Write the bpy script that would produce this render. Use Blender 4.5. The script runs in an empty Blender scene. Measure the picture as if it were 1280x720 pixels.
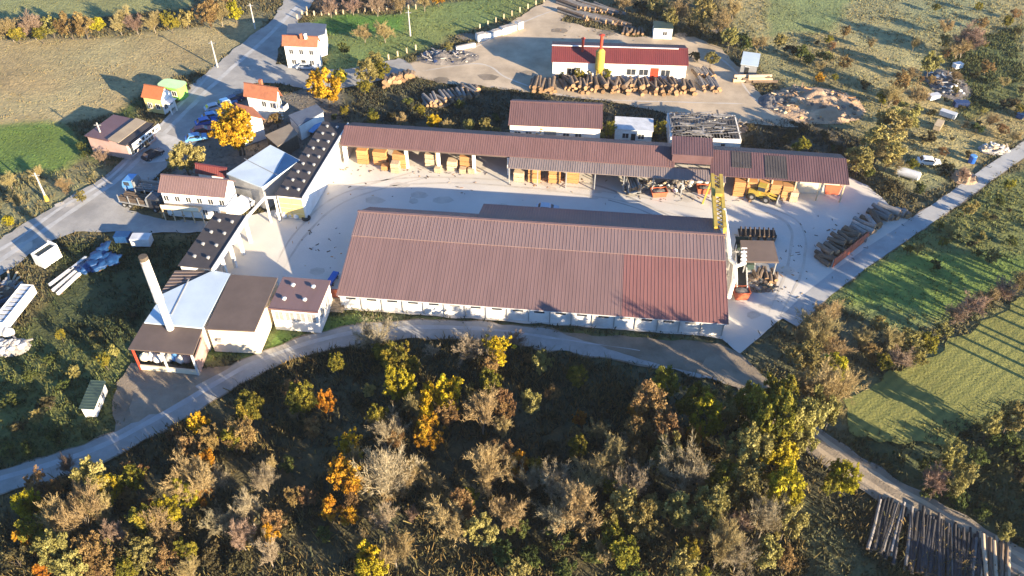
import bpy, bmesh, math, random
import numpy as np
from mathutils import Vector, Matrix, noise as mnoise
rnd = random.Random(7)
nrg = np.random.default_rng(11)
R = math.radians
SC = bpy.context.scene
COL = SC.collection
# ------------------------------------------------------------------ camera, sky, sun, exposure
F_PX = 1050.0; PITCH = R(42.0); CAM_H = 92.0
cam_d = bpy.data.cameras.new('camera'); cam = bpy.data.objects.new('camera', cam_d); COL.objects.link(cam)
cam.location = (0, 0, CAM_H); cam.rotation_euler = (R(90) - PITCH, 0, 0)
cam_d.sensor_width = 36.0; cam_d.lens = 36.0 * F_PX / 1280.0; cam_d.clip_start = 1.0; cam_d.clip_end = 5000
SC.camera = cam
SUN_EL = 14.0; SHADOW_AZ = 138.0
W = bpy.data.worlds.new('World'); SC.world = W; W.use_nodes = True
nt = W.node_tree; nt.nodes.clear()
sky = nt.nodes.new('ShaderNodeTexSky'); sky.sky_type = 'NISHITA'; sky.sun_disc = False
sky.dust_density = .2; sky.ozone_density = 6.0; sky.sun_elevation = R(SUN_EL); sky.sun_rotation = R(90 - (SHADOW_AZ + 180))
bg = nt.nodes.new('ShaderNodeBackground'); bg.inputs['Strength'].default_value = 0.092
wo = nt.nodes.new('ShaderNodeOutputWorld')
nt.links.new(sky.outputs[0], bg.inputs[0]); nt.links.new(bg.outputs[0], wo.inputs[0])
sd = bpy.data.lights.new('sun', 'SUN'); sd.energy = 5.0; sd.angle = R(0.5); sd.color = (1.0, 0.82, 0.565)
sun = bpy.data.objects.new('sun', sd); COL.objects.link(sun)
sun.rotation_euler = (R(90 - SUN_EL), 0, R(SHADOW_AZ - 90)); sun.location = (100, -100, 120)
SC.view_settings.view_transform = 'Standard'; SC.view_settings.look = 'None'
SC.view_settings.exposure = 2.02; SC.view_settings.gamma = 1.0; SC.view_settings.use_curve_mapping = False

# ------------------------------------------------------------------ helpers
def gp(px, py, z=0.0):
    u = (px - 640) / F_PX; v = (360 - py) / F_PX
    d = (u, math.cos(PITCH) + v * math.sin(PITCH), -math.sin(PITCH) + v * math.cos(PITCH))
    t = (z - CAM_H) / d[2]
    return Vector((d[0] * t, d[1] * t, z))
def pp(p):
    dz = p[2] - CAM_H
    fw = p[1] * math.cos(PITCH) - dz * math.sin(PITCH); up = p[1] * math.sin(PITCH) + dz * math.cos(PITCH)
    return 640 + F_PX * p[0] / fw, 360 - F_PX * up / fw
def depth_at(px, py, z=0):
    p = gp(px, py, z); return p.y * math.cos(PITCH) + (CAM_H - z) * math.sin(PITCH)

MATS = {}
def mat(name, c, c2=None, rough=.85, scale=1.0, bump=0.0, bscale=None, metal=0.0, detail=6.0, stretch=None, rnd_amt=0.0, spec=.3, attr=None, coords='Object', contrast=(.35, .65)):
    """procedural material: two real base colours mixed by noise, optional bump, optional per-object variation"""
    if name in MATS: return MATS[name]
    m = bpy.data.materials.new(name); m.use_nodes = True; n = m.node_tree; N = n.nodes; L = n.links
    b = N['Principled BSDF']; b.inputs['Roughness'].default_value = rough; b.inputs['Metallic'].default_value = metal
    b.inputs['Specular IOR Level'].default_value = spec
    tc = N.new('ShaderNodeTexCoord'); mp = N.new('ShaderNodeMapping'); L.new(tc.outputs[coords], mp.inputs[0])
    if stretch: mp.inputs['Scale'].default_value = stretch
    if c2 is None: c2 = tuple(x * .72 for x in c)
    nz = N.new('ShaderNodeTexNoise'); nz.inputs['Scale'].default_value = scale; nz.inputs['Detail'].default_value = detail; nz.inputs['Roughness'].default_value = .65
    L.new(mp.outputs[0], nz.inputs['Vector'])
    mr = N.new('ShaderNodeMapRange'); mr.inputs[1].default_value, mr.inputs[2].default_value = contrast
    L.new(nz.outputs['Fac'], mr.inputs[0])
    mx = N.new('ShaderNodeMix'); mx.data_type = 'RGBA'; mx.inputs['A'].default_value = (*c, 1); mx.inputs['B'].default_value = (*c2, 1)
    L.new(mr.outputs[0], mx.inputs['Factor']); out = mx.outputs['Result']
    if attr:
        at = N.new('ShaderNodeAttribute'); at.attribute_name = attr
        ml = N.new('ShaderNodeMix'); ml.data_type = 'RGBA'; ml.blend_type = 'MULTIPLY'; ml.inputs['Factor'].default_value = 1
        L.new(at.outputs['Color'], ml.inputs['A']); L.new(out, ml.inputs['B']); out = ml.outputs['Result']
    if rnd_amt:
        oi = N.new('ShaderNodeObjectInfo'); hs = N.new('ShaderNodeHueSaturation')
        m1 = N.new('ShaderNodeMapRange'); m1.inputs[3].default_value = 1 - rnd_amt; m1.inputs[4].default_value = 1 + rnd_amt
        L.new(oi.outputs['Random'], m1.inputs[0]); L.new(m1.outputs[0], hs.inputs['Value']); L.new(out, hs.inputs['Color']); out = hs.outputs[0]
    L.new(out, b.inputs['Base Color'])
    if bump:
        bn = N.new('ShaderNodeTexNoise'); bn.inputs['Scale'].default_value = bscale or scale * 4; bn.inputs['Detail'].default_value = 5
        L.new(mp.outputs[0], bn.inputs['Vector'])
        bp = N.new('ShaderNodeBump'); bp.inputs['Strength'].default_value = bump; bp.inputs['Distance'].default_value = .3
        L.new(bn.outputs['Fac'], bp.inputs['Height']); L.new(bp.outputs[0], b.inputs['Normal'])
    MATS[name] = m; return m

def leafmat(name, ca, cb, cc, transl=.25):
    if name in MATS: return MATS[name]
    m = bpy.data.materials.new(name); m.use_nodes = True; n = m.node_tree; N = n.nodes; L = n.links
    b = N['Principled BSDF']; b.inputs['Roughness'].default_value = .8; b.inputs['Specular IOR Level'].default_value = .15
    at = N.new('ShaderNodeAttribute'); at.attribute_name = 'tint'
    rp = N.new('ShaderNodeValToRGB'); e = rp.color_ramp.elements
    e[0].position = .05; e[0].color = (*ca, 1); e[1].position = .95; e[1].color = (*cc, 1); k = e.new(.5); k.color = (*cb, 1)
    L.new(at.outputs['Fac'], rp.inputs[0])
    oi = N.new('ShaderNodeObjectInfo'); hs = N.new('ShaderNodeHueSaturation')
    a = N.new('ShaderNodeMapRange'); a.inputs[3].default_value = .485; a.inputs[4].default_value = .515
    c = N.new('ShaderNodeMapRange'); c.inputs[3].default_value = .78; c.inputs[4].default_value = 1.2
    L.new(oi.outputs['Random'], a.inputs[0]); L.new(a.outputs[0], hs.inputs['Hue'])
    mm = N.new('ShaderNodeMath'); mm.operation = 'FRACT'; m7 = N.new('ShaderNodeMath'); m7.operation = 'MULTIPLY'; m7.inputs[1].default_value = 7.13
    L.new(oi.outputs['Random'], m7.inputs[0]); L.new(m7.outputs[0], mm.inputs[0]); L.new(mm.outputs[0], c.inputs[0]); L.new(c.outputs[0], hs.inputs['Value'])
    L.new(rp.outputs[0], hs.inputs['Color']); L.new(hs.outputs[0], b.inputs['Base Color'])
    tr = N.new('ShaderNodeBsdfTranslucent'); L.new(hs.outputs[0], tr.inputs[0])
    mx = N.new('ShaderNodeMixShader'); mx.inputs[0].default_value = transl
    L.new(b.outputs[0], mx.inputs[1]); L.new(tr.outputs[0], mx.inputs[2]); L.new(mx.outputs[0], N['Material Output'].inputs[0])
    MATS[name] = m; return m

class MB:
    def __init__(s): s.v = []; s.f = []; s.m = []; s.slots = []
    def mi(s, m):
        if m not in s.slots: s.slots.append(m)
        return s.slots.index(m)
    def face(s, pts, m):
        i = len(s.v); s.v += [tuple(p) for p in pts]; s.f.append(tuple(range(i, i + len(pts)))); s.m.append(s.mi(m))
    def mesh(s, verts, faces, m):
        i = len(s.v); s.v += [tuple(p) for p in verts]; k = s.mi(m)
        for f in faces: s.f.append(tuple(a + i for a in f)); s.m.append(k)
    def box(s, x0, x1, y0, y1, z0, z1, m):
        v = [(x0, y0, z0), (x1, y0, z0), (x1, y1, z0), (x0, y1, z0), (x0, y0, z1), (x1, y0, z1), (x1, y1, z1), (x0, y1, z1)]
        s.mesh(v, [(3, 2, 1, 0), (4, 5, 6, 7), (0, 1, 5, 4), (1, 2, 6, 5), (2, 3, 7, 6), (3, 0, 4, 7)], m)
    def bar(s, a, b, w, h, m):
        """rectangular bar between two points"""
        a = Vector(a); b = Vector(b); d = (b - a)
        if d.length < 1e-6: return
        d.normalize(); up = Vector((0, 0, 1)) if abs(d.z) < .95 else Vector((1, 0, 0))
        sx = d.cross(up).normalized() * w / 2; sz = sx.cross(d).normalized() * h / 2
        v = [a - sx - sz, a + sx - sz, a + sx + sz, a - sx + sz, b - sx - sz, b + sx - sz, b + sx + sz, b - sx + sz]
        s.mesh(v, [(3, 2, 1, 0), (4, 5, 6, 7), (0, 1, 5, 4), (1, 2, 6, 5), (2, 3, 7, 6), (3, 0, 4, 7)], m)
    def cyl(s, a, b, r0, r1, m, n=10, m2=None):
        a = Vector(a); b = Vector(b); d = (b - a).normalized(); up = Vector((0, 0, 1)) if abs(d.z) < .95 else Vector((1, 0, 0))
        x = d.cross(up).normalized(); y = x.cross(d)
        A = [a + (x * math.cos(t) + y * math.sin(t)) * r0 for t in [2 * math.pi * i / n for i in range(n)]]
        B = [b + (x * math.cos(t) + y * math.sin(t)) * r1 for t in [2 * math.pi * i / n for i in range(n)]]
        s.mesh(A + B, [(i, i + n, (i + 1) % n + n, (i + 1) % n) for i in range(n)], m)
        s.mesh(A, [tuple(range(n))], m2 or m); s.mesh(B, [tuple(reversed(range(n)))], m2 or m)
    def prism(s, poly, z0, z1, m, top=None):
        n = len(poly); v = [(p[0], p[1], z0 if not callable(z0) else z0(p)) for p in poly] + [(p[0], p[1], z1 if not callable(z1) else z1(p)) for p in poly]
        s.mesh(v, [(i, (i + 1) % n, (i + 1) % n + n, i + n) for i in range(n)] + [tuple(reversed(range(n)))], m)
        s.mesh(v[n:], [tuple(range(n))], top or m)
    def extrude_x(s, sec, x0, x1, m):
        """cross-section (y,z) run along x"""
        n = len(sec); v = [(x0, y, z) for y, z in sec] + [(x1, y, z) for y, z in sec]
        s.mesh(v, [(i, i + n, (i + 1) % n + n, (i + 1) % n) for i in range(n)] + [tuple(range(n)), tuple(reversed(range(n, 2 * n)))], m)
    def extrude_y(s, sec, y0, y1, m):
        n = len(sec); v = [(x, y0, z) for x, z in sec] + [(x, y1, z) for x, z in sec]
        s.mesh(v, [(i, (i + 1) % n, (i + 1) % n + n, i + n) for i in range(n)] + [tuple(reversed(range(n))), tuple(range(n, 2 * n))], m)
    def slope(s, p0, p1, p2, p3, m, t=.12, rib=0, ribh=.05, ribw=.09, mrib=None):
        """roof sheet, eave p0->p1, ridge p3->p2, with standing ribs"""
        P = [Vector(p) for p in (p0, p1, p2, p3)]; dn = Vector((0, 0, t))
        v = P + [p - dn for p in P]
        s.mesh(v, [(0, 1, 2, 3), (7, 6, 5, 4), (0, 4, 5, 1), (1, 5, 6, 2), (2, 6, 7, 3), (3, 7, 4, 0)], m)
        if rib:
            n = max(1, int((P[1] - P[0]).length / rib)); up = Vector((0, 0, ribh)); dx = (P[1] - P[0]).normalized() * ribw / 2
            for i in range(n + 1):
                k = min(max(i / n, .004), .996); a = P[0].lerp(P[1], k); b = P[3].lerp(P[2], k)
                v = [a - dx, a + dx, b + dx, b - dx, a - dx * .5 + up, a + dx * .5 + up, b + dx * .5 + up, b - dx * .5 + up]
                s.mesh(v, [(4, 5, 6, 7), (0, 1, 5, 4), (1, 2, 6, 5), (3, 0, 4, 7)], mrib or m)
    def lump(s, c, r, m, sq=(1, 1, 1), seed=0, sub=2, amp=.25):
        bm = bmesh.new(); bmesh.ops.create_icosphere(bm, subdivisions=sub, radius=1)
        vs = []
        for v in bm.verts:
            p = v.co; k = 1 + amp * mnoise.noise(p * 1.7 + Vector((seed * 3.1, seed, 0)))
            vs.append((c[0] + p.x * k * r * sq[0], c[1] + p.y * k * r * sq[1], c[2] + p.z * k * r * sq[2]))
        s.mesh(vs, [tuple(v.index for v in f.verts) for f in bm.faces], m); bm.free()
    def build(s, name, parent=None, loc=None, rz=None, smooth=False):
        me = bpy.data.meshes.new(name); me.from_pydata(s.v, [], s.f)
        for m in s.slots: me.materials.append(m)
        me.polygons.foreach_set('material_index', s.m)
        if smooth: me.polygons.foreach_set('use_smooth', [True] * len(me.polygons))
        me.update(); o = bpy.data.objects.new(name, me); COL.objects.link(o)
        if parent: o.parent = parent
        if loc is not None: o.location = loc
        if rz is not None: o.rotation_euler.z = rz
        return o
def tag(o, label, cat, group=None, kind=None):
    o['label'] = label; o['category'] = cat
    if group: o['group'] = group
    if kind: o['kind'] = kind
    return o
def thing(name, label, cat, loc=(0, 0, 0), rz=0, group=None):
    o = bpy.data.objects.new(name, None); COL.objects.link(o); o.empty_display_size = .5
    o.location = loc; o.rotation_euler = (0, 0, rz); return tag(o, label, cat, group)
KIDS = {}
def copy_tree(o, loc, rz=0, scale=None, label=None, group=None):
    def rec(src, par):
        c = src.copy(); COL.objects.link(c)
        if par: c.parent = par
        for k in src.children: rec(k, c)
        return c
    c = rec(o, None); c.location = loc; c.rotation_euler = (0, 0, rz)
    if scale: c.scale = (scale,) * 3 if not isinstance(scale, tuple) else scale
    if label: c['label'] = label
    if group: c['group'] = group
    return c
def structure(o): o['kind'] = 'structure'; return o
def frame(A, B, C, z, zc=None):
    a = gp(*A, z); b = gp(*B, z); c = gp(*C, z if zc is None else zc); d = b - a
    ang = math.atan2(d.y, d.x); n = Vector((-math.sin(ang), math.cos(ang), 0))
    return Vector((a.x, a.y, 0)), ang, d.length, (c - a).dot(n)
def loc2(o, ang, px, z):
    """pixel at height z -> local xy of a frame"""
    p = gp(*px, z) - o; c, s = math.cos(-ang), math.sin(-ang); return (p.x * c - p.y * s, p.x * s + p.y * c)

# ------------------------------------------------------------------ materials
M = {}
M['concrete'] = mat('yard_concrete', (.60, .56, .495), (.46, .43, .385), .9, .07, .06, 3, contrast=(.3, .75), detail=10)
M['stain'] = mat('worn_concrete', (.52, .475, .405), (.38, .345, .30), .9, .5, .06, 3, contrast=(.3, .7), detail=8)
M['asphalt'] = mat('dusty_asphalt', (.38, .36, .325), (.235, .225, .21), .9, .16, .08, 5, detail=8)
M['lane'] = mat('worn_lane_band', (.47, .46, .44), (.33, .325, .31), .9, .35, .05, 5)
M['gravel'] = mat('gravel_road', (.34, .325, .30), (.24, .225, .20), .95, .25, .2, 6, detail=8)
M['track'] = mat('dirt_track', (.30, .245, .18), (.20, .16, .115), .95, .3, .3, 5, detail=8)
M['dirt'] = mat('pale_dirt', (.50, .395, .275), (.31, .245, .17), .95, .14, .2, 4, detail=9)
M['mud'] = mat('brown_dirt', (.26, .21, .155), (.15, .12, .085), .95, .2, .3, 4, detail=9)
M['path'] = mat('concrete_path', (.38, .378, .365), (.30, .295, .285), .9, .3, .06, 5)
M['white'] = mat('white_render', (.80, .78, .74), (.68, .65, .60), .85, .5)
M['whiteold'] = mat('stained_white_wall', (.78, .75, .70), (.5, .46, .41), .9, .45, contrast=(.45, .8))
M['cream'] = mat('cream_wall', (.74, .66, .50), (.66, .58, .43), .85, .4)
M['yellow_wall'] = mat('yellow_panel', (.72, .55, .20), (.60, .46, .17), .8, .6)
M['pink'] = mat('rose_wall', (.5, .33, .28), (.4, .26, .22), .85, .5)
M['brownroof'] = mat('brown_sheet_roof', (.185, .116, .110), (.140, .088, .084), .6, .35, stretch=(1.6, .12, 1), spec=.35, contrast=(.25, .75))
M['brownroof2'] = mat('lighter_brown_sheet_roof', (.208, .142, .135), (.165, .11, .105), .6, .5, stretch=(1.6, .12, 1), spec=.35, contrast=(.25, .75))
M['redroof'] = mat('red_brown_sheet_roof', (.165, .092, .088), (.120, .066, .063), .6, .5, stretch=(1.6, .15, 1), spec=.35, contrast=(.25, .75))
M['hallred'] = mat('new_red_sheet_roof', (.215, .098, .088), (.165, .078, .071), .6, .5, stretch=(1.6, .12, 1), spec=.35, contrast=(.25, .75))
M['crimson'] = mat('dark_red_sheet_roof', (.17, .038, .036), (.13, .03, .03), .55, .3, stretch=(2, .5, 1), spec=.4)
M['plumroof'] = mat('plum_sheet_roof', (.135, .075, .075), (.105, .058, .06), .55, .25, stretch=(1.5, .5, 1), spec=.4)
M['greyroof'] = mat('grey_brown_sheet_roof', (.24, .19, .172), (.18, .14, .128), .6, .25, stretch=(1.5, .5, 1))
M['darkflat'] = mat('brown_felt_roof', (.125, .092, .078), (.095, .07, .06), .85, .25)
M['blackroof'] = mat('black_felt_roof', (.045, .04, .042), (.065, .056, .056), .8, .5)
M['blueroof'] = mat('pale_blue_sheet_roof', (.47, .545, .60), (.40, .47, .53), .5, .25)
M['blue'] = mat('blue_panel', (.014, .06, .17), (.008, .035, .11), .5, .6)
M['tile'] = mat('orange_tile_roof', (.36, .135, .07), (.26, .10, .055), .8, 1.2, .3, 6)
M['tilered'] = mat('orange_clay_roof', (.42, .13, .05), (.34, .11, .045), .8, 1.2, .3, 6)
M['slate'] = mat('blue_grey_roof', (.10, .12, .16), (.075, .09, .125), .6, .5)
M['tan'] = mat('tan_felt_roof', (.24, .20, .15), (.19, .155, .12), .8, .4)
M['grey'] = mat('grey_metal', (.30, .30, .30), (.22, .22, .22), .5, .8)
M['lgrey'] = mat('light_grey_metal', (.55, .56, .57), (.42, .43, .44), .45, .8)
M['steel'] = mat('galvanised_steel', (.50, .51, .52), (.40, .41, .42), .35, .8, metal=.6)
M['dark'] = mat('dark_opening', (.02, .02, .02), (.03, .028, .025), .8, 1)
M['glass'] = mat('window_glass', (.03, .035, .045), (.05, .055, .065), .12, 1, spec=.6)
M['frost'] = mat('frosted_window', (.34, .33, .31), (.2, .2, .2), .3, 3, spec=.5)
M['yellow'] = mat('yellow_paint', (.50, .36, .06), (.36, .25, .05), .5, .8)
M['red'] = mat('red_paint', (.52, .06, .03), (.40, .05, .025), .5, .8)
M['orange'] = mat('orange_red_paint', (.50, .13, .06), (.36, .09, .05), .6, .8)
M['green'] = mat('lime_green_paint', (.24, .50, .10), (.20, .42, .09), .5, .8)
M['dkgreen'] = mat('dark_green_sheet', (.04, .065, .055), (.03, .05, .045), .6, .6)
M['rubber'] = mat('black_rubber', (.02, .02, .02), (.03, .03, .03), .8, 2)
M['wood'] = mat('sawn_timber', (.56, .29, .115), (.42, .21, .08), .8, 1.5, rnd_amt=.18, stretch=(.3, 2, 4))
M['woodpale'] = mat('pale_timber', (.56, .44, .29), (.44, .33, .21), .8, 1.5, rnd_amt=.18)
M['woodgap'] = mat('timber_gap', (.16, .09, .045), (.10, .06, .03), .9, 2)
M['bark'] = mat('log_bark', (.17, .125, .09), (.10, .07, .05), .95, 2.5, rnd_amt=.35, stretch=(.4, 1, 1))
M['barkgrey'] = mat('grey_log_bark', (.27, .245, .22), (.15, .135, .125), .95, 2.5, rnd_amt=.35, stretch=(.4, 1, 1))
M['shadebark'] = mat('shaded_dark_bark', (.06, .055, .055), (.03, .028, .03), .9, 2.5, rnd_amt=.5, stretch=(.4, 1, 1))  # deep shade on the bottom right log stack is put into this colour
M['logend'] = mat('cut_log_end', (.34, .21, .115), (.23, .14, .075), .9, 2, rnd_amt=.3)
M['peeled'] = mat('peeled_log', (.50, .39, .27), (.40, .30, .2), .85, 1.5, rnd_amt=.2)
M['stone'] = mat('pale_stone', (.42, .385, .34), (.26, .235, .21), .95, .8, .3, 3)
M['sack'] = mat('white_woven_sack', (.66, .64, .60), (.5, .47, .43), .9, 1.5, rnd_amt=.25)
M['chips'] = mat('wood_chips', (.50, .35, .225), (.26, .175, .11), .95, .35, .6, 2.5, contrast=(.3, .7))
M['rubble'] = mat('grey_rubble', (.20, .18, .165), (.10, .09, .085), .95, .7, .6, 3)
M['trunk'] = mat('tree_bark', (.12, .095, .07), (.075, .06, .045), .95, 3)
M['palebark'] = mat('pale_tree_bark', (.24, .20, .155), (.16, .13, .10), .95, 3)
M['conc'] = mat('concrete_pole', (.46, .44, .40), (.36, .34, .31), .85, .8)
for nm, c in dict(car_blue=(.02, .10, .42), car_navy=(.02, .035, .10), car_white=(.75, .75, .75), car_silver=(.42, .46, .52), car_sky=(.10, .26, .52), car_dark=(.03, .03, .035), car_red=(.30, .03, .03)).items():
    M[nm] = mat(nm, c, tuple(x * .9 for x in c), .25, 1, spec=.6)

# ------------------------------------------------------------------ ground
def vnoise(x, y, s, seed=0):
    x = x / s + seed * 17.3; y = y / s - seed * 9.1
    xi = np.floor(x).astype(int); yi = np.floor(y).astype(int); fx = x - xi; fy = y - yi
    fx = fx * fx * (3 - 2 * fx); fy = fy * fy * (3 - 2 * fy)
    def h(a, b):
        n = (a * 374761393 + b * 668265263 + seed * 1442695) & 0x7fffffff
        n = ((n ^ (n >> 13)) * 1274126177) & 0x7fffffff
        return ((n ^ (n >> 16)) & 0xffff) / 65535.0
    return (h(xi, yi) * (1 - fx) + h(xi + 1, yi) * fx) * (1 - fy) + (h(xi, yi + 1) * (1 - fx) + h(xi + 1, yi + 1) * fx) * fy
def fbm(x, y, s, seed=0): return (vnoise(x, y, s, seed) * .5 + vnoise(x, y, s / 2.1, seed + 1) * .3 + vnoise(x, y, s / 4.3, seed + 2) * .2)
def inside(poly, x, y):
    r = np.zeros(x.shape, bool); n = len(poly)
    for i in range(n):
        x0, y0 = poly[i]; x1, y1 = poly[(i + 1) % n]
        c = ((y0 > y) != (y1 > y))
        xx = (x1 - x0) * (y - y0) / ((y1 - y0) if y1 != y0 else 1e-9) + x0
        r ^= c & (x < xx)
    return r
def wp(pts): return [tuple(gp(*p)[:2]) for p in pts]
# zones: pixel outlines of the natural ground, real surface colour, roughness height of the growth, clumps per m2
ZONES = [
 ('scrub', [(-900, -200), (2200, -200), (2200, 900), (-900, 900)], (.135, .115, .055), .35, 1.6),
 ('field_tan', [(-200, 50), (150, 46), (290, 24), (335, 26), (262, 86), (205, 100), (150, 135), (85, 152), (-200, 172)], (.30, .24, .115), .10, .25),
 ('field_olive', [(-300, -40), (250, -40), (240, 10), (100, 22), (-300, 24)], (.20, .20, .075), .10, .2),
 ('lawn', [(-200, 166), (72, 152), (102, 175), (98, 197), (60, 214), (-200, 205)], (.105, .165, .032), .08, .3),
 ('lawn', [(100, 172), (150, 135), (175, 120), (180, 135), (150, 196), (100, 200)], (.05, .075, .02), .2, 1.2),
 ('scrub2', [(-200, 205), (60, 213), (140, 200), (125, 240), (-200, 400)], (.19, .17, .08), .3, 1.3),
 ('green_mid', [(388, 20), (500, 8), (700, -10), (640, 20), (560, 50), (478, 82), (408, 88), (402, 40)], (.145, .175, .05), .12, .5),
 ('lawn', [(376, 30), (430, 18), (510, 18), (505, 36), (430, 42), (385, 44)], (.09, .19, .028), .10, .3),
 ('brown_top', [(390, -20), (560, -20), (500, 14), (388, 18)], (.17, .125, .08), .5, 2.4),
 ('upright', [(880, -60), (1700, -60), (1700, 60), (1290, 170), (1160, 236), (1062, 205), (1000, 120), (930, 66)], (.26, .225, .10), .16, .7),
 ('meadow', [(955, -40), (1095, -40), (1040, 38), (958, 44)], (.165, .19, .07), .1, .3),
 ('greenpatch', [(1180, 60), (1280, 30), (1280, 130), (1200, 150)], (.105, .12, .04), .35, 2.4),
 ('rightfield', [(1030, 372), (1300, 190), (1700, 20), (1700, 250), (1290, 345), (1185, 398), (1120, 420), (1050, 380)], (.15, .16, .048), .2, 1.0),
 ('rightgreen', [(1062, 352), (1130, 322), (1290, 318), (1290, 345), (1185, 396), (1068, 378)], (.115, .165, .034), .12, .5),
 ('mown', [(1052, 500), (1150, 452), (1290, 366), (1600, 300), (1600, 480), (1180, 560), (1060, 548)], (.18, .18, .06), .1, .2),
 ('bank', [(1040, 545), (1290, 500), (1600, 480), (1600, 760), (1290, 700), (1110, 600)], (.085, .09, .033), .4, 2.5),
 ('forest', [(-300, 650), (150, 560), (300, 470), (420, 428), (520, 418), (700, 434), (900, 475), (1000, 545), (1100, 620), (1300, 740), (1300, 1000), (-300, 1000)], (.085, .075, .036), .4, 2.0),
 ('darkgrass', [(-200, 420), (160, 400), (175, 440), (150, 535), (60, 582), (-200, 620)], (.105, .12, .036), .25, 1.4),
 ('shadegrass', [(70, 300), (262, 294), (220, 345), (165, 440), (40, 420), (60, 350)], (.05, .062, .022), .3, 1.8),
 ('verge', [(405, 392), (880, 425), (890, 438), (600, 408), (480, 405), (330, 445), (255, 455), (255, 435), (325, 440), (345, 410), (400, 418)], (.11, .17, .035), .14, 1.0),
 ('clearing', [(985, 600), (1012, 620), (1110, 730), (960, 740), (1010, 690)], (.12, .115, .05), .25, 2.0),
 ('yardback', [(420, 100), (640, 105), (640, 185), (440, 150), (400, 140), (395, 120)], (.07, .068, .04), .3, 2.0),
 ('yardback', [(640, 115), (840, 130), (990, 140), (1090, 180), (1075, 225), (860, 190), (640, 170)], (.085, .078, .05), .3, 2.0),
 ('town', [(230, 180), (290, 120), (420, 110), (430, 150), (350, 260), (190, 260)], (.16, .14, .11), .1, .4),
]
for k, z in enumerate(ZONES): ZONES[k] = (z[0], wp(z[1]) if k else None, z[2], z[3], z[4])
def zone_at(x, y, seed=5):
    """index of the zone at each point, with ragged outlines"""
    jx = (fbm(x, y, 7, seed) - .5) * 5; jy = (fbm(x, y, 7, seed + 9) - .5) * 5
    idx = np.zeros(x.shape, int)
    for k, z in enumerate(ZONES):
        if k: idx[inside(z[1], x + jx, y + jy)] = k
    return idx
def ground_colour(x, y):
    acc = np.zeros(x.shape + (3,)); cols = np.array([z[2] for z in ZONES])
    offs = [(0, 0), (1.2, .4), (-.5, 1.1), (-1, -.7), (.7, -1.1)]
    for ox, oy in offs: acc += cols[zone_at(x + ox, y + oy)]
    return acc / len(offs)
gx = np.concatenate([np.linspace(-900, -170, 18)[:-1], np.linspace(-170, 170, 440), np.linspace(170, 900, 18)[1:]])
gy = np.concatenate([np.linspace(-400, 36, 12)[:-1], np.linspace(36, 250, 290), np.linspace(250, 1500, 24)[1:]])
X, Y = np.meshgrid(gx, gy); 
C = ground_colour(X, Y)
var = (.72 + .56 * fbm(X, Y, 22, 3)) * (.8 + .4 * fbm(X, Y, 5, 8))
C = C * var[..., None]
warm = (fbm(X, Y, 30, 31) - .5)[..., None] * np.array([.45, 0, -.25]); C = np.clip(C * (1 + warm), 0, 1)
hgt = np.array([z[3] for z in ZONES])[zone_at(X, Y)]
Z = -.06 - hgt * 1.2 * (fbm(X, Y, 3.2, 21)) 
ny, nx = X.shape
me = bpy.data.meshes.new('ground')
V = np.stack([X, Y, Z], -1).reshape(-1, 3)
ii = np.arange(nx * ny).reshape(ny, nx)
Fq = np.stack([ii[:-1, :-1], ii[:-1, 1:], ii[1:, 1:], ii[1:, :-1]], -1).reshape(-1, 4)
me.vertices.add(len(V)); me.vertices.foreach_set('co', V.ravel().astype(np.float32))
me.loops.add(Fq.size); me.loops.foreach_set('vertex_index', Fq.ravel().astype(np.int32))
me.polygons.add(len(Fq)); me.polygons.foreach_set('loop_start', np.arange(0, Fq.size, 4, dtype=np.int32))
me.update(calc_edges=True)
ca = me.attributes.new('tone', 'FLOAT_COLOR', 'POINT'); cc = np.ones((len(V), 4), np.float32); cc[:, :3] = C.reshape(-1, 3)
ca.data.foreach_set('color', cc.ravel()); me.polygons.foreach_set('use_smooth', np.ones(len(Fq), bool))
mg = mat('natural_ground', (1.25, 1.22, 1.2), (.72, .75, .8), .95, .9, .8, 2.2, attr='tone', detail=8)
me.materials.append(mg)
gobj = bpy.data.objects.new('ground', me); COL.objects.link(gobj); structure(gobj)

def ragged(poly, step=1.2, amp=.5, seed=1):
    out = []; n = len(poly)
    for i in range(n):
        a = Vector(poly[i]); b = Vector(poly[(i + 1) % n]); k = max(1, int((b - a).length / step))
        nrm = Vector((-(b - a).y, (b - a).x)).normalized()
        for j in range(k):
            p = a.lerp(b, j / k); q = mnoise.noise(Vector((p.x * .35, p.y * .35, seed))) + .5 * mnoise.noise(Vector((p.x * 1.1, p.y * 1.1, seed + 5)))
            out.append(p + nrm * q * amp)
    return out
def sheet(name, px, m, z, amp=.4, seed=1, edge=None):
    poly = ragged(wp(px), 1.2, amp, seed); bm = bmesh.new()
    vs = [bm.verts.new((p.x, p.y, z)) for p in poly]
    f = bm.faces.new(vs); f.normal_update()
    if f.normal.z < 0: f.normal_flip()
    bmesh.ops.triangulate(bm, faces=[f]); me = bpy.data.meshes.new(name); bm.to_mesh(me); bm.free()
    me.materials.append(m); o = bpy.data.objects.new(name, me); COL.objects.link(o); return structure(o)
def smooth_line(pts, n=8):
    P = [Vector(p) for p in pts]; P = [2 * P[0] - P[1]] + P + [2 * P[-1] - P[-2]]; out = []
    for i in range(1, len(P) - 2):
        for j in range(n):
            t = j / n; a, b, c, d = P[i - 1:i + 3]
            out.append(.5 * (2 * b + (c - a) * t + (2 * a - 5 * b + 4 * c - d) * t * t + (3 * b - a - 3 * c + d) * t ** 3))
    return out + [P[-2]]
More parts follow.
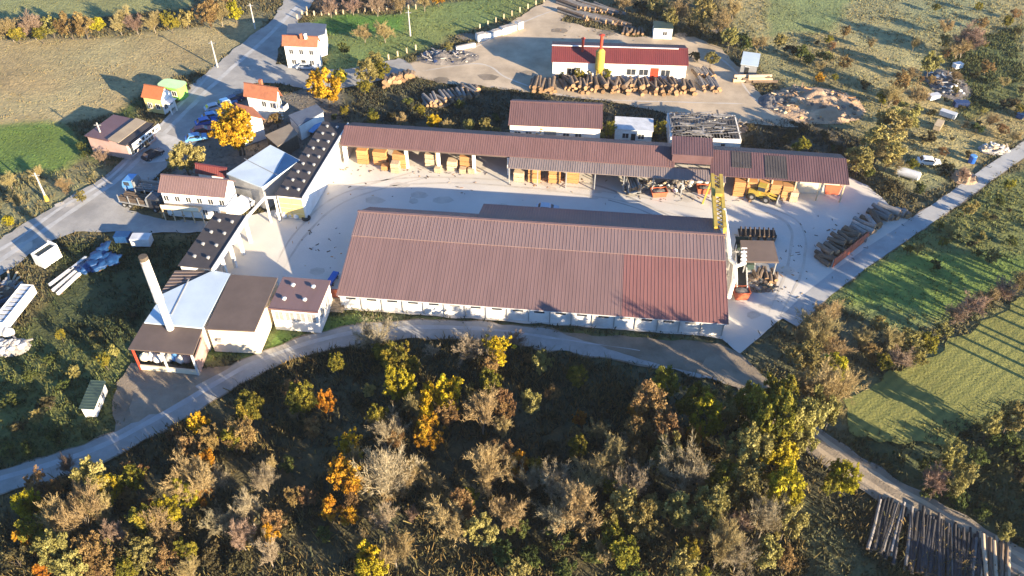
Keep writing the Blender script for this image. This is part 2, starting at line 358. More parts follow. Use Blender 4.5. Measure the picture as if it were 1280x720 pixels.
def ribbon(name, px, w, m, z, amp=.25, off=0):
    L = smooth_line(wp(px)); mb = MB(); pr = None
    for i, p in enumerate(L):
        d = (L[min(i + 1, len(L) - 1)] - L[max(i - 1, 0)]).normalized(); n = Vector((-d.y, d.x)); ww = w(i / len(L)) if callable(w) else w
        a = p + n * (off + ww / 2 + amp * mnoise.noise(Vector((p.x * .3, p.y * .3, 3)))); b = p + n * (off - ww / 2 - amp * mnoise.noise(Vector((p.x * .3, p.y * .3, 9))))
        if pr: mb.face([(pr[1].x, pr[1].y, z), (b.x, b.y, z), (a.x, a.y, z), (pr[0].x, pr[0].y, z)], m)
        pr = (a, b)
    return structure(mb.build(name))
sheet('sawmill_yard', [(262, 292), (262, 276), (318, 268), (345, 262), (372, 262), (424, 172), (640, 182), (1062, 222), (1085, 232), (1112, 256), (1140, 272), (1085, 318), (1030, 350), (1000, 380), (925, 442), (903, 424), (880, 420), (420, 386), (405, 392), (340, 350), (270, 345)], M['concrete'], .02, .3, 2)
sheet('dirt_yard', [(495, 82), (560, 70), (600, 52), (660, 14), (690, -4), (735, -4), (700, 26), (790, 46), (868, 46), (900, 60), (925, 85), (945, 112), (985, 150), (1000, 160), (900, 150), (835, 142), (760, 126), (690, 118), (640, 112), (560, 104), (515, 96)], M['dirt'], .02, .8, 3)
sheet('main_road', [(-60, 342), (0, 300), (60, 262), (130, 222), (195, 160), (252, 96), (300, 56), (342, 24), (364, -14), (402, -14), (380, 18), (352, 52), (345, 80), (392, 88), (455, 84), (500, 72), (520, 88), (455, 106), (392, 114), (352, 104), (318, 104), (290, 135), (262, 165), (212, 205), (175, 240), (163, 262), (192, 274), (264, 277), (264, 291), (150, 291), (95, 290), (62, 302), (20, 330), (-60, 384)], M['asphalt'], .03, .7, 4)
ribbon('worn_lane', [(-40, 352), (0, 326), (60, 285), (110, 250), (150, 222), (200, 172), (240, 132), (282, 92), (330, 50), (372, 8)], 1.1, M['lane'], .042, .25)
ribbon('worn_lane', [(-40, 335), (20, 300), (70, 264), (140, 220), (200, 158), (262, 94)], .7, M['lane'], .044, .3)
sheet('forecourt', [(168, 190), (196, 164), (232, 176), (206, 202), (180, 204)], M['lane'], .045, .3, 5)
ribbon('road_verge', [(-60, 618), (0, 602), (60, 585), (140, 556), (230, 507), (300, 466), (350, 444), (420, 423), (500, 413), (600, 414), (700, 427), (800, 441), (870, 455), (930, 474), (985, 520), (1040, 567), (1110, 612), (1200, 662), (1310, 724)], 4.6, M['mud'], .016, 1.0)
ribbon('path_verge', [(985, 402), (1030, 362), (1075, 328), (1140, 284), (1190, 250), (1240, 214), (1310, 166)], 3.3, M['mud'], .014, .7)
ribbon('gravel_road', [(-60, 618), (0, 602), (60, 585), (140, 556), (230, 507), (300, 466), (350, 444), (420, 423), (500, 413), (600, 414), (700, 427), (800, 441), (870, 455), (930, 474), (985, 520), (1040, 567), (1110, 612), (1200, 662), (1310, 724)], lambda t: 4.1 if t < .62 else 4.6, M['gravel'], .03, .6)
ribbon('dirt_track', [(880, 452), (935, 474), (985, 522), (1040, 568), (1110, 613), (1200, 663), (1310, 724)], 4.7, M['track'], .04, .5)
ribbon('wheel_rut', [(-60, 614), (0, 598), (60, 581), (140, 552), (230, 503), (300, 462), (350, 441), (420, 420), (500, 410), (600, 411), (700, 424), (800, 438)], lambda t: .9 * min(1, (1 - t) * 4), M['path'], .045, .2)
ribbon('wheel_rut', [(990, 523), (1045, 569), (1112, 612), (1200, 661), (1310, 722)], .7, M['dirt'], .05, .3, .9)
ribbon('wheel_rut', [(990, 523), (1045, 569), (1112, 612), (1200, 661), (1310, 722)], .7, M['dirt'], .05, .3, -1.0)
sheet('muddy_apron', [(700, 416), (800, 422), (900, 428), (925, 442), (960, 475), (985, 520), (930, 490), (880, 468), (800, 450)], M['mud'], .036, .7, 6)
ribbon('concrete_path', [(985, 402), (1030, 362), (1075, 328), (1140, 284), (1190, 250), (1240, 214), (1310, 166)], 3.1, M['path'], .034, .12)
sheet('dirt_lot', [(148, 478), (165, 452), (250, 462), (300, 455), (318, 455), (262, 498), (200, 528), (150, 548), (140, 520)], M['mud'], .028, .9, 7)
sheet('pale_lot', [(165, 490), (240, 475), (255, 490), (200, 520), (160, 530)], M['track'], .032, 1.0, 8)
sheet('concrete_apron', [(325, 345), (340, 348), (412, 392), (405, 396)], M['path'], .026, .2, 8)
ribbon('tyre_mark', [(660, 222), (700, 224), (760, 236), (820, 262), (880, 290)], .5, M['asphalt'], .026, .15)
ribbon('tyre_mark', [(760, 250), (800, 262), (850, 286)], .3, M['asphalt'], .026, .1)
rs = random.Random(4)
for k in range(16):
    u = rs.random(); x = 20 + 300 * u + rs.uniform(-20, 20); y = 318 - 260 * u + rs.uniform(-10, 12)
    n_ = 6; rx = rs.uniform(4, 14); sheet('road_patch', [(x + rx * (math.cos(6.283 * i / n_) + .5 * math.sin(6.283 * i / n_)), y - rx * .55 * math.sin(6.283 * i / n_)) for i in range(n_)], M[rs.choice(['stain', 'gravel', 'asphalt', 'lane'])], .0345 + .0004 * k, .5, k + 60)
for k in range(12):
    x = rs.uniform(540, 900); y = rs.uniform(90, 130) if rs.random() < .5 else rs.uniform(30, 50)
    rx = rs.uniform(8, 24); sheet('dirt_patch', [(x + rx * math.cos(6.283 * i / 7), y + rx * .3 * math.sin(6.283 * i / 7)) for i in range(7)], M[rs.choice(['mud', 'track', 'dirt'])], .0245 + .0004 * k, 1.0, k + 90)
rs = random.Random(21)
for k in range(26):
    x = rs.uniform(430, 1000); y = rs.uniform(205, 262) if x < 900 else rs.uniform(250, 400)
    if x < 460: x = rs.uniform(340, 420); y = rs.uniform(270, 340)
    n_ = 7; rx = rs.uniform(3, 16); ry = rx * rs.uniform(.2, .6); sheet('yard_stain', [(x + rx * math.cos(6.283 * i / n_), y + ry * math.sin(6.283 * i / n_)) for i in range(n_)], M['stain'], .0245 + .0004 * k, .6, k + 30)
for pts in ([(520, 90), (600, 80), (640, 100), (720, 122), (860, 128), (930, 130)], [(560, 78), (650, 30), (700, 10)], [(880, 60), (915, 85), (935, 115), (965, 142)], [(430, 232), (520, 222), (640, 226), (760, 240), (880, 262)], [(440, 238), (540, 229), (650, 234), (780, 252), (900, 285)], [(345, 330), (370, 290), (420, 246), (520, 214)], [(355, 335), (384, 292), (436, 250), (540, 220)], [(960, 395), (985, 330), (985, 280), (930, 258)], [(975, 395), (1003, 335), (1000, 280), (940, 252)]):
    ribbon('tyre_mark', pts, lambda t: .45 * min(1, 5 * t, 5 * (1 - t)), M['stain'], .0365, .25)
# mown field with swath lines
def field_mat(name, ca, cb, ang, wid):
    m = mat(name, ca, tuple(x * .72 for x in ca), .95, .12, .4, 2.5, detail=9); n = m.node_tree; N = n.nodes; L = n.links
    tc = N.new('ShaderNodeTexCoord'); mp = N.new('ShaderNodeMapping'); mp.inputs['Rotation'].default_value[2] = ang
    wv = N.new('ShaderNodeTexWave'); wv.inputs['Scale'].default_value = wid; wv.inputs['Distortion'].default_value = 1.6; wv.inputs['Detail'].default_value = 4; wv.inputs['Detail Scale'].default_value = 1.5
    L.new(tc.outputs['Object'], mp.inputs[0]); L.new(mp.outputs[0], wv.inputs['Vector'])
    old = N['Principled BSDF'].inputs['Base Color'].links[0].from_socket
    mx = N.new('ShaderNodeMix'); mx.data_type = 'RGBA'; mx.inputs['B'].default_value = (*cb, 1)
    mr = N.new('ShaderNodeMapRange'); mr.inputs[1].default_value = .35; mr.inputs[2].default_value = 1.0; mr.inputs[4].default_value = .75
    L.new(wv.outputs['Fac'], mr.inputs[0]); L.new(mr.outputs[0], mx.inputs['Factor']); L.new(old, mx.inputs['A']); L.new(mx.outputs['Result'], N['Principled BSDF'].inputs['Base Color'])
    return m
sheet('mown_field', [(1058, 502), (1090, 478), (1150, 452), (1215, 410), (1290, 366), (1420, 330), (1420, 470), (1290, 496), (1240, 520), (1180, 556), (1110, 552), (1060, 540)], field_mat('mown_grass', (.235, .23, .062), (.125, .135, .038), R(90 - 38), .2), .012, 1.2, 11)

# ------------------------------------------------------------------ buildings
def gable(name, label, cat, A, B, C, ze, zr, zc=None, ridge_d=None, back=None, zb=None, wall='white', roof='brownroof', ov=.35, rib=.45, mono=False, wz=0, rob=False, end_mat=None, ribh=.05):
    """house with its ridge along local x; C is a point on the ridge line (height zr)"""
    o, ang, L, D = frame(A, B, C, ze, zr)
    back = D * 1.0 if back is None else back; zb = ze if zb is None else zb
    t = thing(name, label, cat, o, ang)
    w = MB(); x0, x1 = ov, L - ov; y0, y1 = ov, D + back - ov
    zf = ze + (zr - ze) * ov / D - .16
    sec = [(y0, wz), (y1, wz), (y1, zb + (zr - zb) * ov / max(back, .1) - .16), (D, zr - .16), (y0, zf)]
    w.extrude_x(sec, x0, x1, M[wall]); wo_ = w.build('wall', t)
    r = MB()
    r.slope((0, 0, ze), (L, 0, ze), (L, D, zr), (0, D, zr), M[roof], rib=rib, ribh=ribh)
    if not mono: r.slope((L, D + back, zb), (0, D + back, zb), (0, D + .004, zr - .003), (L, D + .004, zr - .003), M[roof], rib=rib, ribh=ribh)
    r.box(-.05, L + .05, D - .2, D + .2, zr - .02, zr + .07, M[roof])
    r.build('roof', t)
    return t, L, D, back
def windows(t, y, xs, z0, z1, w, frame_m='white', glass='glass', name='window', side='front', bars=True):
    for x in xs:
        m = MB()
        def bx(a, b, z_0, z_1, d0, d1, mm):
            if side == 'front': m.box(a, b, y - d1, y - d0, z_0, z_1, M[mm])
            elif side == 'right': m.box(y + d0, y + d1, a, b, z_0, z_1, M[mm])
            elif side == 'left': m.box(y - d1, y - d0, a, b, z_0, z_1, M[mm])
        a, b = x - w / 2, x + w / 2; f = .09
        bx(a, b, z0, z1, .003, .02, glass)
        if frame_m:
            bx(a - f, b + f, z1, z1 + f, .004, .07, frame_m); bx(a - f, b + f, z0 - f, z0, .004, .12, frame_m)
            bx(a - f, a, z0, z1, .004, .07, frame_m); bx(b, b + f, z0, z1, .004, .07, frame_m)
            if bars: bx(x - .03, x + .03, z0, z1, .025, .05, frame_m)
        m.build(name, t)
def door(t, y, x, w, h, m='dark', side='front', z=.02, name='door'):
    b = MB()
    if side == 'front': b.box(x - w / 2, x + w / 2, y - .06, y - .004, z, h, M[m]); b.box(x - w / 2 - .08, x + w / 2 + .08, y - .09, y - .003, h, h + .1, M['lgrey'])
    else: b.box(y + .004, y + .06, x - w / 2, x + w / 2, z, h, M[m])
    return b.build(name, t)
def vents(t, pts, z, s=1.0, m='lgrey', name='roof_vent'):
    for x, y in pts:
        b = MB(); b.cyl((x, y, z - .05), (x, y, z + .45 * s), .28 * s, .25 * s, M['steel'], 10)
        b.cyl((x, y, z + .45 * s), (x, y, z + .6 * s), .55 * s, .5 * s, M[m], 12); b.cyl((x, y, z + .6 * s), (x, y, z + .82 * s), .5 * s, .1 * s, M[m], 12)
        b.build(name, t)

# --- the long hall
o, ang, L, D = frame((420, 369), (911, 405), (459, 265), 3.0, 7.0)
hall = thing('long_hall', 'long white-walled production hall under a huge brown sheet metal roof', 'hall', o, ang)
HL, HD = L, D; sp = .70
yb = D * sp; zb_ = 3.0 + (7.0 - 3.0) * sp + .12
xs_ = L * .735
r = MB()
r.slope((0, 0, 3.0), (xs_, 0, 3.0), (xs_, yb, zb_), (0, yb, zb_), M['brownroof'], rib=.55, ribh=.035, ribw=.07)
r.slope((xs_ + .004, 0, 3.0), (L, 0, 3.0), (L, yb, zb_), (xs_ + .004, yb, zb_), M['hallred'], rib=.55, ribh=.045, ribw=.08)
r.slope((0, yb - .25, zb_ + .06), (L, yb - .25, zb_ + .06), (L, D, 7.06), (0, D, 7.06), M['brownroof2'], rib=.55, ribh=.045, ribw=.08)  # upper part of the front slope in a slightly lighter brown
xe = L * .33
r.slope((xe, D + 6.6, 3.1), (0, D + 6.6, 3.1), (0, D + .004, 7.055), (xe, D + .004, 7.055), M['brownroof'], rib=.45)
r.slope((L - .3, D + 8.6, 3.9), (xe + .01, D + 8.6, 3.9), (xe + .01, D + .006, 7.05), (L - .3, D + .006, 7.05), M['plumroof'], rib=.45)  # shade of this back extension is put into its darker roof colour
r.box(-.1, L + .1, D - .22, D + .22, 7.02, 7.18, M['brownroof'])
r.build('roof', hall)
w = MB(); w.extrude_x([(.5, 0), (D + 5.7, 0), (D + 5.7, 3.2), (D, 6.8), (.5, 2.95)], .4, L - .5, M['whiteold'])
w.extrude_x([(D + 5.71, 0), (D + 8.2, 0), (D + 8.2, 3.8), (D + 5.71, 4.6)], xe + .4, L - .8, M['whiteold']); w.build('wall', hall)
nb = 18
for i in range(nb + 1):
    b = MB(); x = .5 + (L - 1.1) * i / nb; b.box(x - .09, x + .09, .33, .497, 0, 2.86, M['conc']); b.build('pilaster', hall)
bays = [.5 + (L - 1.1) * (i + .5) / nb for i in range(nb)]
for i, x in enumerate(bays[:-1]): windows(hall, .5, [x], 1.9, 2.3, 1.6, None, 'frost' if i in (5, 13, 16) else 'glass')
b = MB(); b.box(.3, L - .3, -.06, .07, 2.8, 2.93, M['lgrey']); b.build('gutter', hall)
vents(hall, [(L * .575, D + 2.2), (L * .735, D + 2.6)], 5.2, .9)
b = MB(); b.box(L - .496, L - .43, 6, 12, .02, 2.6, M['dark']); b.build('door', hall)

# --- open timber shed along the back of the yard
o, ang, L, D = frame((425, 181), (900, 213), (437, 157), 4.5, 6.3)
shed = thing('timber_shed', 'long open-fronted timber shed with brown roof along the back of the yard', 'shed', o, ang)
SL, SD, SO, SA = L, D, o, ang
r = MB(); xm = L * .885
r.slope((0, 0, 4.5), (xm, 0, 4.5), (xm, D, 6.3), (0, D, 6.3), M['redroof'], rib=.45)
r.slope((xm, D + 5, 4.0), (0, D + 5, 4.0), (0, D + .004, 6.297), (xm, D + .004, 6.297), M['redroof'], rib=.45)
r.build('roof', shed)
cx0 = loc2(o, ang, (636, 199), 4.4)[0]
r = MB(); r.slope((cx0, -2.9, 3.85), (L + 1, -2.9, 3.85), (L + 1, -.01, 4.38), (cx0, -.01, 4.38), M['greyroof'], rib=.45); r.build('canopy', shed)
r = MB(); r.box(.2, L + 8, D + 4.3, D + 4.6, 0, 3.9, M['cream']); r.box(.25, .5, .3, D + 4.28, 0, 4.3, M['white']); r.build('wall', shed)
for px_ in (513, 553, 597, 640):
    x = loc2(o, ang, (px_, 200), 0)[0]; b = MB(); b.box(x - .28, x + .28, .2, .8, 0, 4.45, M['white']); b.build('pillar', shed)
for i in range(8):
    x = cx0 + .3 + (L - cx0) * i / 7.3; b = MB(); b.box(x - .1, x + .1, -2.75, -2.55, 0, 3.75, M['grey']); b.build('post', shed)
b = MB(); b.box(.3, L, .15, .29, 4.05, 4.35, M['darkflat']); b.build('beam', shed)
# raised roof box + right-hand lower wing
b = MB(); x0, y0 = loc2(o, ang, (840, 191), 7); x1, _ = loc2(o, ang, (892, 193), 7)
b.box(x0 + .2, x1 - .2, y0 + .2, y0 + 4.6, 4.8, 6.75, M['plumroof']); b.slope((x0, y0, 6.7), (x1, y0, 6.7), (x1, y0 + 5, 7.6), (x0, y0 + 5, 7.6), M['plumroof'], rib=.45); b.build('raised_roof', shed)
o2, ang2, L2, D2 = frame((905, 220), (1062, 231), (1041, 197), 4.2, 5.8)
wing = thing('shed_wing', 'plum roofed open wing closing the right end of the timber shed', 'shed', o2, ang2)
r = MB(); r.slope((-2.5, 0, 4.2), (L2, 0, 4.2), (L2, D2, 5.8), (-2.5, D2, 5.8), M['plumroof'], rib=.45)
r.slope((L2, D2 + 4, 4.2), (-2.5, D2 + 4, 4.2), (-2.5, D2 + .004, 5.797), (L2, D2 + .004, 5.797), M['plumroof'], rib=.45); r.build('roof', wing)
kx = [loc2(o2, ang2, p, 4.6) for p in ((958, 222), (985, 222))]
r = MB(); sl = (5.8 - 4.2) / D2
r.slope((kx[0][0], .3, 4.2 + sl * .3 + .07), (kx[1][0], .3, 4.2 + sl * .3 + .07), (kx[1][0], D2 - .6, 5.8 - sl * .6 + .07), (kx[0][0], D2 - .6, 5.8 - sl * .6 + .07), M['blackroof'], t=.05, rib=.45)
r.slope((1.5, 2.2, 4.2 + sl * 2.2 + .07), (5, 2.2, 4.2 + sl * 2.2 + .07), (5, D2 - .2, 5.8 - sl * .2 + .07), (1.5, D2 - .2, 5.8 - sl * .2 + .07), M['blackroof'], t=.05, rib=.45)
r.build('roof_patch', wing)
w = MB(); w.box(-2.2, L2 - .3, D2 + 3.3, D2 + 3.6, 0, 4.2, M['cream']); w.box(L2 - .62, L2 - .34, 2.5, D2 + 3.28, 0, 4.1, M['pink']); w.box(L2 * .62, L2 - .64, 2.6, 2.85, 0, 3.9, M['cream']); w.build('wall', wing)
for k in range(6):
    x = .3 + (L2 - 1) * k / 5; b = MB(); b.box(x - .12, x + .12, .2, .44, 0, 4.1, M['woodpale']); b.build('post', wing)

# --- drying kilns with mushroom vents
def kiln(label, A, B, C, z, front, nrow, ncol, open_side=False):
    o, ang, L, D = frame(A, B, C, z)
    t = thing('drying_kiln', label, 'building', o, ang)
    w = MB()
    if not open_side: w.box(.15, L - .15, .15, D - .15, 0, z - .15, M['white'])
    else:
        w.box(.15, L - .15, D * .55, D - .15, 0, z - .15, M['whiteold']); w.box(.15, L - .15, .15, .5, z - 1.0, z - .15, M['white'])
        for k in range(5):
            x = .4 + (L - .8) * k / 4; w.box(x - .25, x + .25, .15, .6, 0, z - 1.0, M['white'])
    w.build('wall', t)
    r = MB(); r.box(-.1, L + .1, .1, D + .1, z - .148, z, M['blackroof']); r.box(-.14, L + .14, -.14, .1, z - .3, z + .22, M['white']); r.build('roof', t)
    if front:
        for k in range(2):
            b = MB(); y0 = .4 + (D - .8) * k / 2; b.box(.06, .147, y0 + .06, y0 + (D - .8) / 2 - .06, .2, z - .6, M['yellow_wall'])
            for q in range(1, 4): b.box(.03, .058, y0 + .06, y0 + (D - .8) / 2 - .06, .2 + q * 1.0, .26 + q * 1.0, M['cream'])
            b.build('kiln_door', t)
    vents(t, [(L * (i + .7) / (ncol + .4), D * (.3 + .4 * j)) for i in range(ncol) for j in range(nrow)], z + .02, .62, 'grey')
    return t, L, D, o, ang
kiln('long drying kiln with black roof, two rows of white vents and yellow end doors', (379, 247), (435, 155), (341, 248), 5.0, True, 2, 9)
k2 = kiln('short black roofed kiln with eight white vents beside the pale blue roof', (266, 336), (309, 270), (220, 336), 5.5, False, 2, 4, True)
b = thing('roof_gantry', 'white steel beam frame linking the two kilns over the yard entrance', 'frame', gp(314, 262))
a0, a1 = gp(309, 271, 5.2) - b.location, gp(331, 247, 5.2) - b.location
q = MB(); q.bar(a0, a1, .35, .35, M['white']); q.bar(a1, a1 + Vector((1.9, .1, 0)), .3, .35, M['white']); q.build('beam', b)
q = MB(); e = a1 + Vector((1.7, .1, 0)); q.bar((e.x, e.y, 0), (e.x, e.y, 5), .3, .3, M['white']); q.bar((a1.x + .2, a1.y - .3, 0), (a1.x + .2, a1.y - .3, 5), .3, .3, M['white']); q.build('post', b)

# --- polygon-roofed buildings of the boiler house group
def poly_bldg(name, label, cat, pts, z, roof, wall, th=.22, inset=.25, tilt=None, wall_z0=0.0, open_walls=False):
    o = gp(*pts[0][:2], z); o = Vector((o.x, o.y, 0)); t = thing(name, label, cat, o)
    P = [gp(*p[:2], p[2] if len(p) > 2 else z) for p in pts]; loc = [(p.x - o.x, p.y - o.y, p.z) for p in P]
    area = sum(loc[i][0] * loc[(i + 1) % len(loc)][1] - loc[(i + 1) % len(loc)][0] * loc[i][1] for i in range(len(loc)))
    if area < 0: loc.reverse()
    zs = {(p[0], p[1]): p[2] for p in loc}
    r = MB(); r.prism(loc, lambda p: p[2] - th, lambda p: p[2], M[roof]); r.build('roof', t)
    c = Vector((sum(p[0] for p in loc) / len(loc), sum(p[1] for p in loc) / len(loc), 0))
    if not open_walls:
        ins = []
        for p in loc:
            d = Vector((p[0], p[1], 0)) - c; k = 1 - inset / d.length; ins.append((c.x + d.x * k, c.y + d.y * k, p[2]))
        w = MB(); w.prism(ins, wall_z0, lambda p: p[2] - th - .003, M[wall]); w.build('wall', t)
    return t, loc
bo, _ = poly_bldg('boiler_house', 'boiler house with pale blue sheet roof under the tall chimney', 'building', [(180, 403), (253, 410), (288, 342), (266, 338), (204, 367)], 5.0, 'blueroof', 'white')
def on(t, px, z): return gp(*px, z) - Vector(t.location)
q = MB(); q.bar(on(bo, (236, 349), 5.04), on(bo, (214, 393), 5.04), .16, .1, M['grey']); q.build('roof_seam', bo)
lean, _ = poly_bldg('striped_annex', 'small annex with dark ribbed roof squeezed between kiln and boiler house', 'annex', [(219, 338), (265, 338), (204, 366), (199, 368)], 4.7, 'darkflat', 'whiteold')
for k in range(7):
    u = (k + .5) / 7; q = MB() if k == 0 else q; q.bar(on(lean, (219 - 19 * u, 338 + 29 * u), 4.76), on(lean, (265 - 61 * u, 338 + 28 * u), 4.76), .12, .08, M['greyroof'])
q.build('roof_rib', lean)
can, cl = poly_bldg('open_canopy', 'brown flat canopy sheltering filled sacks at the front of the boiler house', 'canopy', [(160, 436), (241, 443), (253, 411), (179, 404)], 4.6, 'darkflat', 'white', open_walls=True)
for px_, m_ in (((164, 437), 'red'), ((238, 444), 'lgrey'), ((200, 440), 'lgrey')):
    p = gp(*px_, 4.5) - Vector(can.location); q = MB(); q.box(p.x - .12, p.x + .12, p.y + .15, p.y + .4, 0, 4.36, M[m_]); q.build('post', can)
q = MB(); a, b_ = on(can, (160, 436), 4.6), on(can, (241, 443), 4.6); q.bar((a.x + .3, a.y + .3, .45), (b_.x - .2, b_.y + .3, .45), .25, .9, M['cream'])
a2, b2 = on(can, (253, 411), 4.6), on(can, (179, 404), 4.6); q.bar((a2.x - .1, a2.y - .3, 2.1), (b2.x + .3, b2.y - .3, 2.1), .2, 4.2, M['pink']); q.bar((b_.x - .25, b_.y + .5, 1.6), (a2.x - .3, a2.y - .5, 1.6), .2, 3.2, M['pink']); q.build('low_wall', can)
br, bl = poly_bldg('cream_workshop', 'cream walled workshop with flat brown felt roof beside the boiler house', 'building', [(257, 411), (318, 414), (347, 347), (289, 343)], 5.0, 'darkflat', 'cream')
q = MB(); p = on(br, (275, 425), 2.6); q.box(p.x - .3, p.x + .3, -.35, .3, 2.4, 3.0, M['grey']); q.build('wall_box', br)
o, ang, L, D = frame((335, 385), (397, 390), (408, 350), 4.8)
gl = thing('glazed_workshop', 'square workshop with wide glazed front and brown roof with small vents', 'building', o, ang)
q = MB(); q.box(0, L, 0, D, 4.6, 4.8, M['brownroof']); q.box(-.05, L + .05, -.05, .12, 4.5, 4.83, M['plumroof']); q.build('roof', gl)
q = MB(); q.box(.25, L - .25, .3, D - .2, 0, 4.597, M['white']); q.build('wall', gl)
windows(gl, .3, [1.3 + (L - 2.6) * k / 3 for k in range(4)], 2.2, 4.0, (L - 2.6) / 3 - .35, 'white', 'frost')
windows(gl, L - .25, [D * .3, D * .65], 1.8, 3.6, 1.8, 'white', 'frost', side='right')
vents(gl, [(L * .25, D * .28), (L * .66, D * .3), (L * .3, D * .72), (L * .72, D * .72)], 4.8, .7)
# chimney
cb = gp(213, 411, 4.6); ch = thing('boiler_chimney', 'tall white steel chimney with sooty top rising beside the boiler house', 'chimney', (cb.x, cb.y, 0))
q = MB(); q.cyl((0, 0, 0), (0, 0, 10.5), .55, .5, M['white'], 18); q.build('flue', ch, smooth=False)
q = MB(); q.cyl((0, 0, 10.5), (0, 0, 17.9), .66, .6, mat('sooty_white', (.72, .68, .62), (.25, .2, .17), .8, .9, contrast=(.42, .72)), 18); q.build('sleeve', ch)
q = MB(); q.cyl((0, 0, 17.9), (0, 0, 18.5), .62, .6, M['trunk'], 18); q.cyl((0, 0, 10.3), (0, 0, 10.5), .72, .72, M['grey'], 18); q.build('rim', ch)

# --- white two storey building with wood store
t, L, D, bk = gable('office_block', 'white two-storey block with brown roof and log-stacked ground floor by the entrance', 'building', (197, 240), (281, 247), (299, 226), 5.4, 7.4, wall='white', roof='brownroof', rib=.45)
windows(t, .35, [L * (k + .5) / 6 for k in range(6)], 3.4, 4.5, .9, 'white')
windows(t, .35, [L * .62, L * .78], .9, 2.0, .9, 'white'); door(t, .35, L * .9, 1.0, 2.1, 'tan')
q = MB(); q.box(.4, L * .6, -1.2, .34, 2.55, 2.75, M['woodpale']); q.box(.4, L * .6, -1.2, -1.12, 2.75, 3.5, M['cream']); q.build('balcony', t)
for k in range(5):
    q = MB(); x = .5 + L * .59 * k / 4; q.box(x - .08, x + .08, -1.15, -1.0, 0, 2.55, M['woodpale']); q.build('balcony_post', t)
OFF = t
t, L, D, bk = gable('red_annex', 'low annex with dark crimson roof tucked behind the white two-storey block', 'annex', (244, 216), (283, 222), (256, 206), 3.6, 5.2, wall='white', roof='crimson', rib=.45)
bw, bwl = poly_bldg('blue_roofed_store', 'storehouse with pale blue-white roof beside the long drying kiln', 'building', [(283, 217, 5.2), (327, 234, 5.2), (375, 200, 5.0), (338, 181, 5.2)], 5.0, 'blueroof', 'grey')
q = MB(); a, b_, c_ = on(bw, (329, 233), 5.26), on(bw, (374, 200), 5.08), on(bw, (357, 191), 5.15); d_ = on(bw, (342, 219), 5.2)
q.prism([tuple(a), tuple(b_), tuple(c_), tuple(d_)], lambda p: p[2] - .02, lambda p: p[2] + .02, M['blue']); q.build('blue_roof_part', bw)  # dark blue over the right part of the roof
q = MB(); q.bar(on(bw, (305, 198), 5.22), on(bw, (347, 219), 5.18), .12, .06, M['grey']); q.build('roof_seam', bw)
poly_bldg('tan_shed', 'low shed with flat tan roof behind the blue-white roof', 'shed', [(331, 169), (347, 183), (373, 167), (362, 155)], 3.2, 'tan', 'trunk')
nv, _ = poly_bldg('navy_store', 'narrow store with dark navy roof and white front below the orange-roofed house', 'store', [(360, 144), (373, 157), (405, 139), (396, 130)], 3.6, 'slate', 'white')
q = thing('blue_sheet', 'bright blue sheet stretched beside the kiln roof', 'tarpaulin', gp(394, 160)); m_ = MB()
P = [gp(*p, z) - Vector(q.location) for p, z in (((385, 164), 1.6), ((391, 166), 1.2), ((403, 154), 1.3), ((399, 150), 1.9))]
m_.prism([tuple(p) for p in P], lambda p: p[2] - .06, lambda p: p[2], M['car_sky']); m_.build('cover', q)
m_ = MB(); m_.box(P[0].x + .3, P[2].x - .3, P[0].y + .2, P[2].y - .2, 0, 1.1, M['trunk']); m_.build('stack', q)

# --- houses left of the yard
t, L, D, bk = gable('tiled_house', 'white house with orange tiled roof and front gable right of the golden tree', 'house', (304, 120), (346, 127), (358, 112), 5.2, 7.6, wall='white', roof='tile', rib=0, ov=.5)
windows(t, .5, [L * .55, L * .8], 3.2, 4.4, 1.0); windows(t, L - .5, [D * .6, D * 1.3], 3.3, 4.5, 1.0, side='right')
q = MB(); q.box(L * .4, L * .4 + .6, D + .6, D + 1.2, 6.8, 8.4, M['tile']); q.build('chimney', t)
q = MB(); q.box(L - .5, L + 1.0, .5, D + 1, 2.7, 2.9, M['white']); q.box(L + .92, L + 1.0, .5, D + 1, 2.9, 3.8, M['white']); q.build('balcony', t)
t, L, D, bk = gable('lower_tiled_house', 'lower orange tiled house wing hidden partly by the big golden tree', 'house', (331, 149), (316, 134), (318, 153), 4.6, 6.6, wall='white', roof='tile', rib=0, ov=.45)
windows(t, .45, [L * .35, L * .7], 2.4, 3.6, 1.0)
t, L, D, bk = gable('yellow_house', 'small yellow and white house with orange roof across the road', 'house', (176, 121), (201, 125), (208, 110), 3.6, 5.4, wall='yellow_wall', roof='tilered', rib=0, ov=.3)
q = MB(); q.extrude_x([(.2, 0), (D + bk - .2, 0), (D + bk - .2, 3.4), (D, 5.2), (.2, 3.4)], L - .298, L - .1, M['white']); q.build('gable_end', t)
windows(t, L - .1, [D * .5, D * 1.4], 1.0, 2.2, 1.0, side='right'); windows(t, .3, [L * .3, L * .7], 1.1, 2.2, .9)
q = MB(); q.box(L + 1.2, L + 1.4, .4, .6, 0, 2.6, M['white']); q.box(L - .09, L + 1.6, .2, D + .8, 2.6, 2.72, M['white']); q.box(L + 1.2, L + 1.4, D + .2, D + .4, 0, 2.6, M['white']); q.build('porch', t)
o, ang, L, D = frame((194, 107), (224, 112), (197, 96), 3.0)
t = thing('green_kiosk', 'lime green rounded kiosk behind the small yellow house', 'kiosk', o, ang)
def rrect(x0, x1, y0, y1, r_, n=4):
    out = []
    for cx, cy, a in ((x1 - r_, y0 + r_, -90), (x1 - r_, y1 - r_, 0), (x0 + r_, y1 - r_, 90), (x0 + r_, y0 + r_, 180)):
        for k in range(n + 1): out.append((cx + r_ * math.cos(R(a + 90 * k / n)), cy + r_ * math.sin(R(a + 90 * k / n))))
    return out
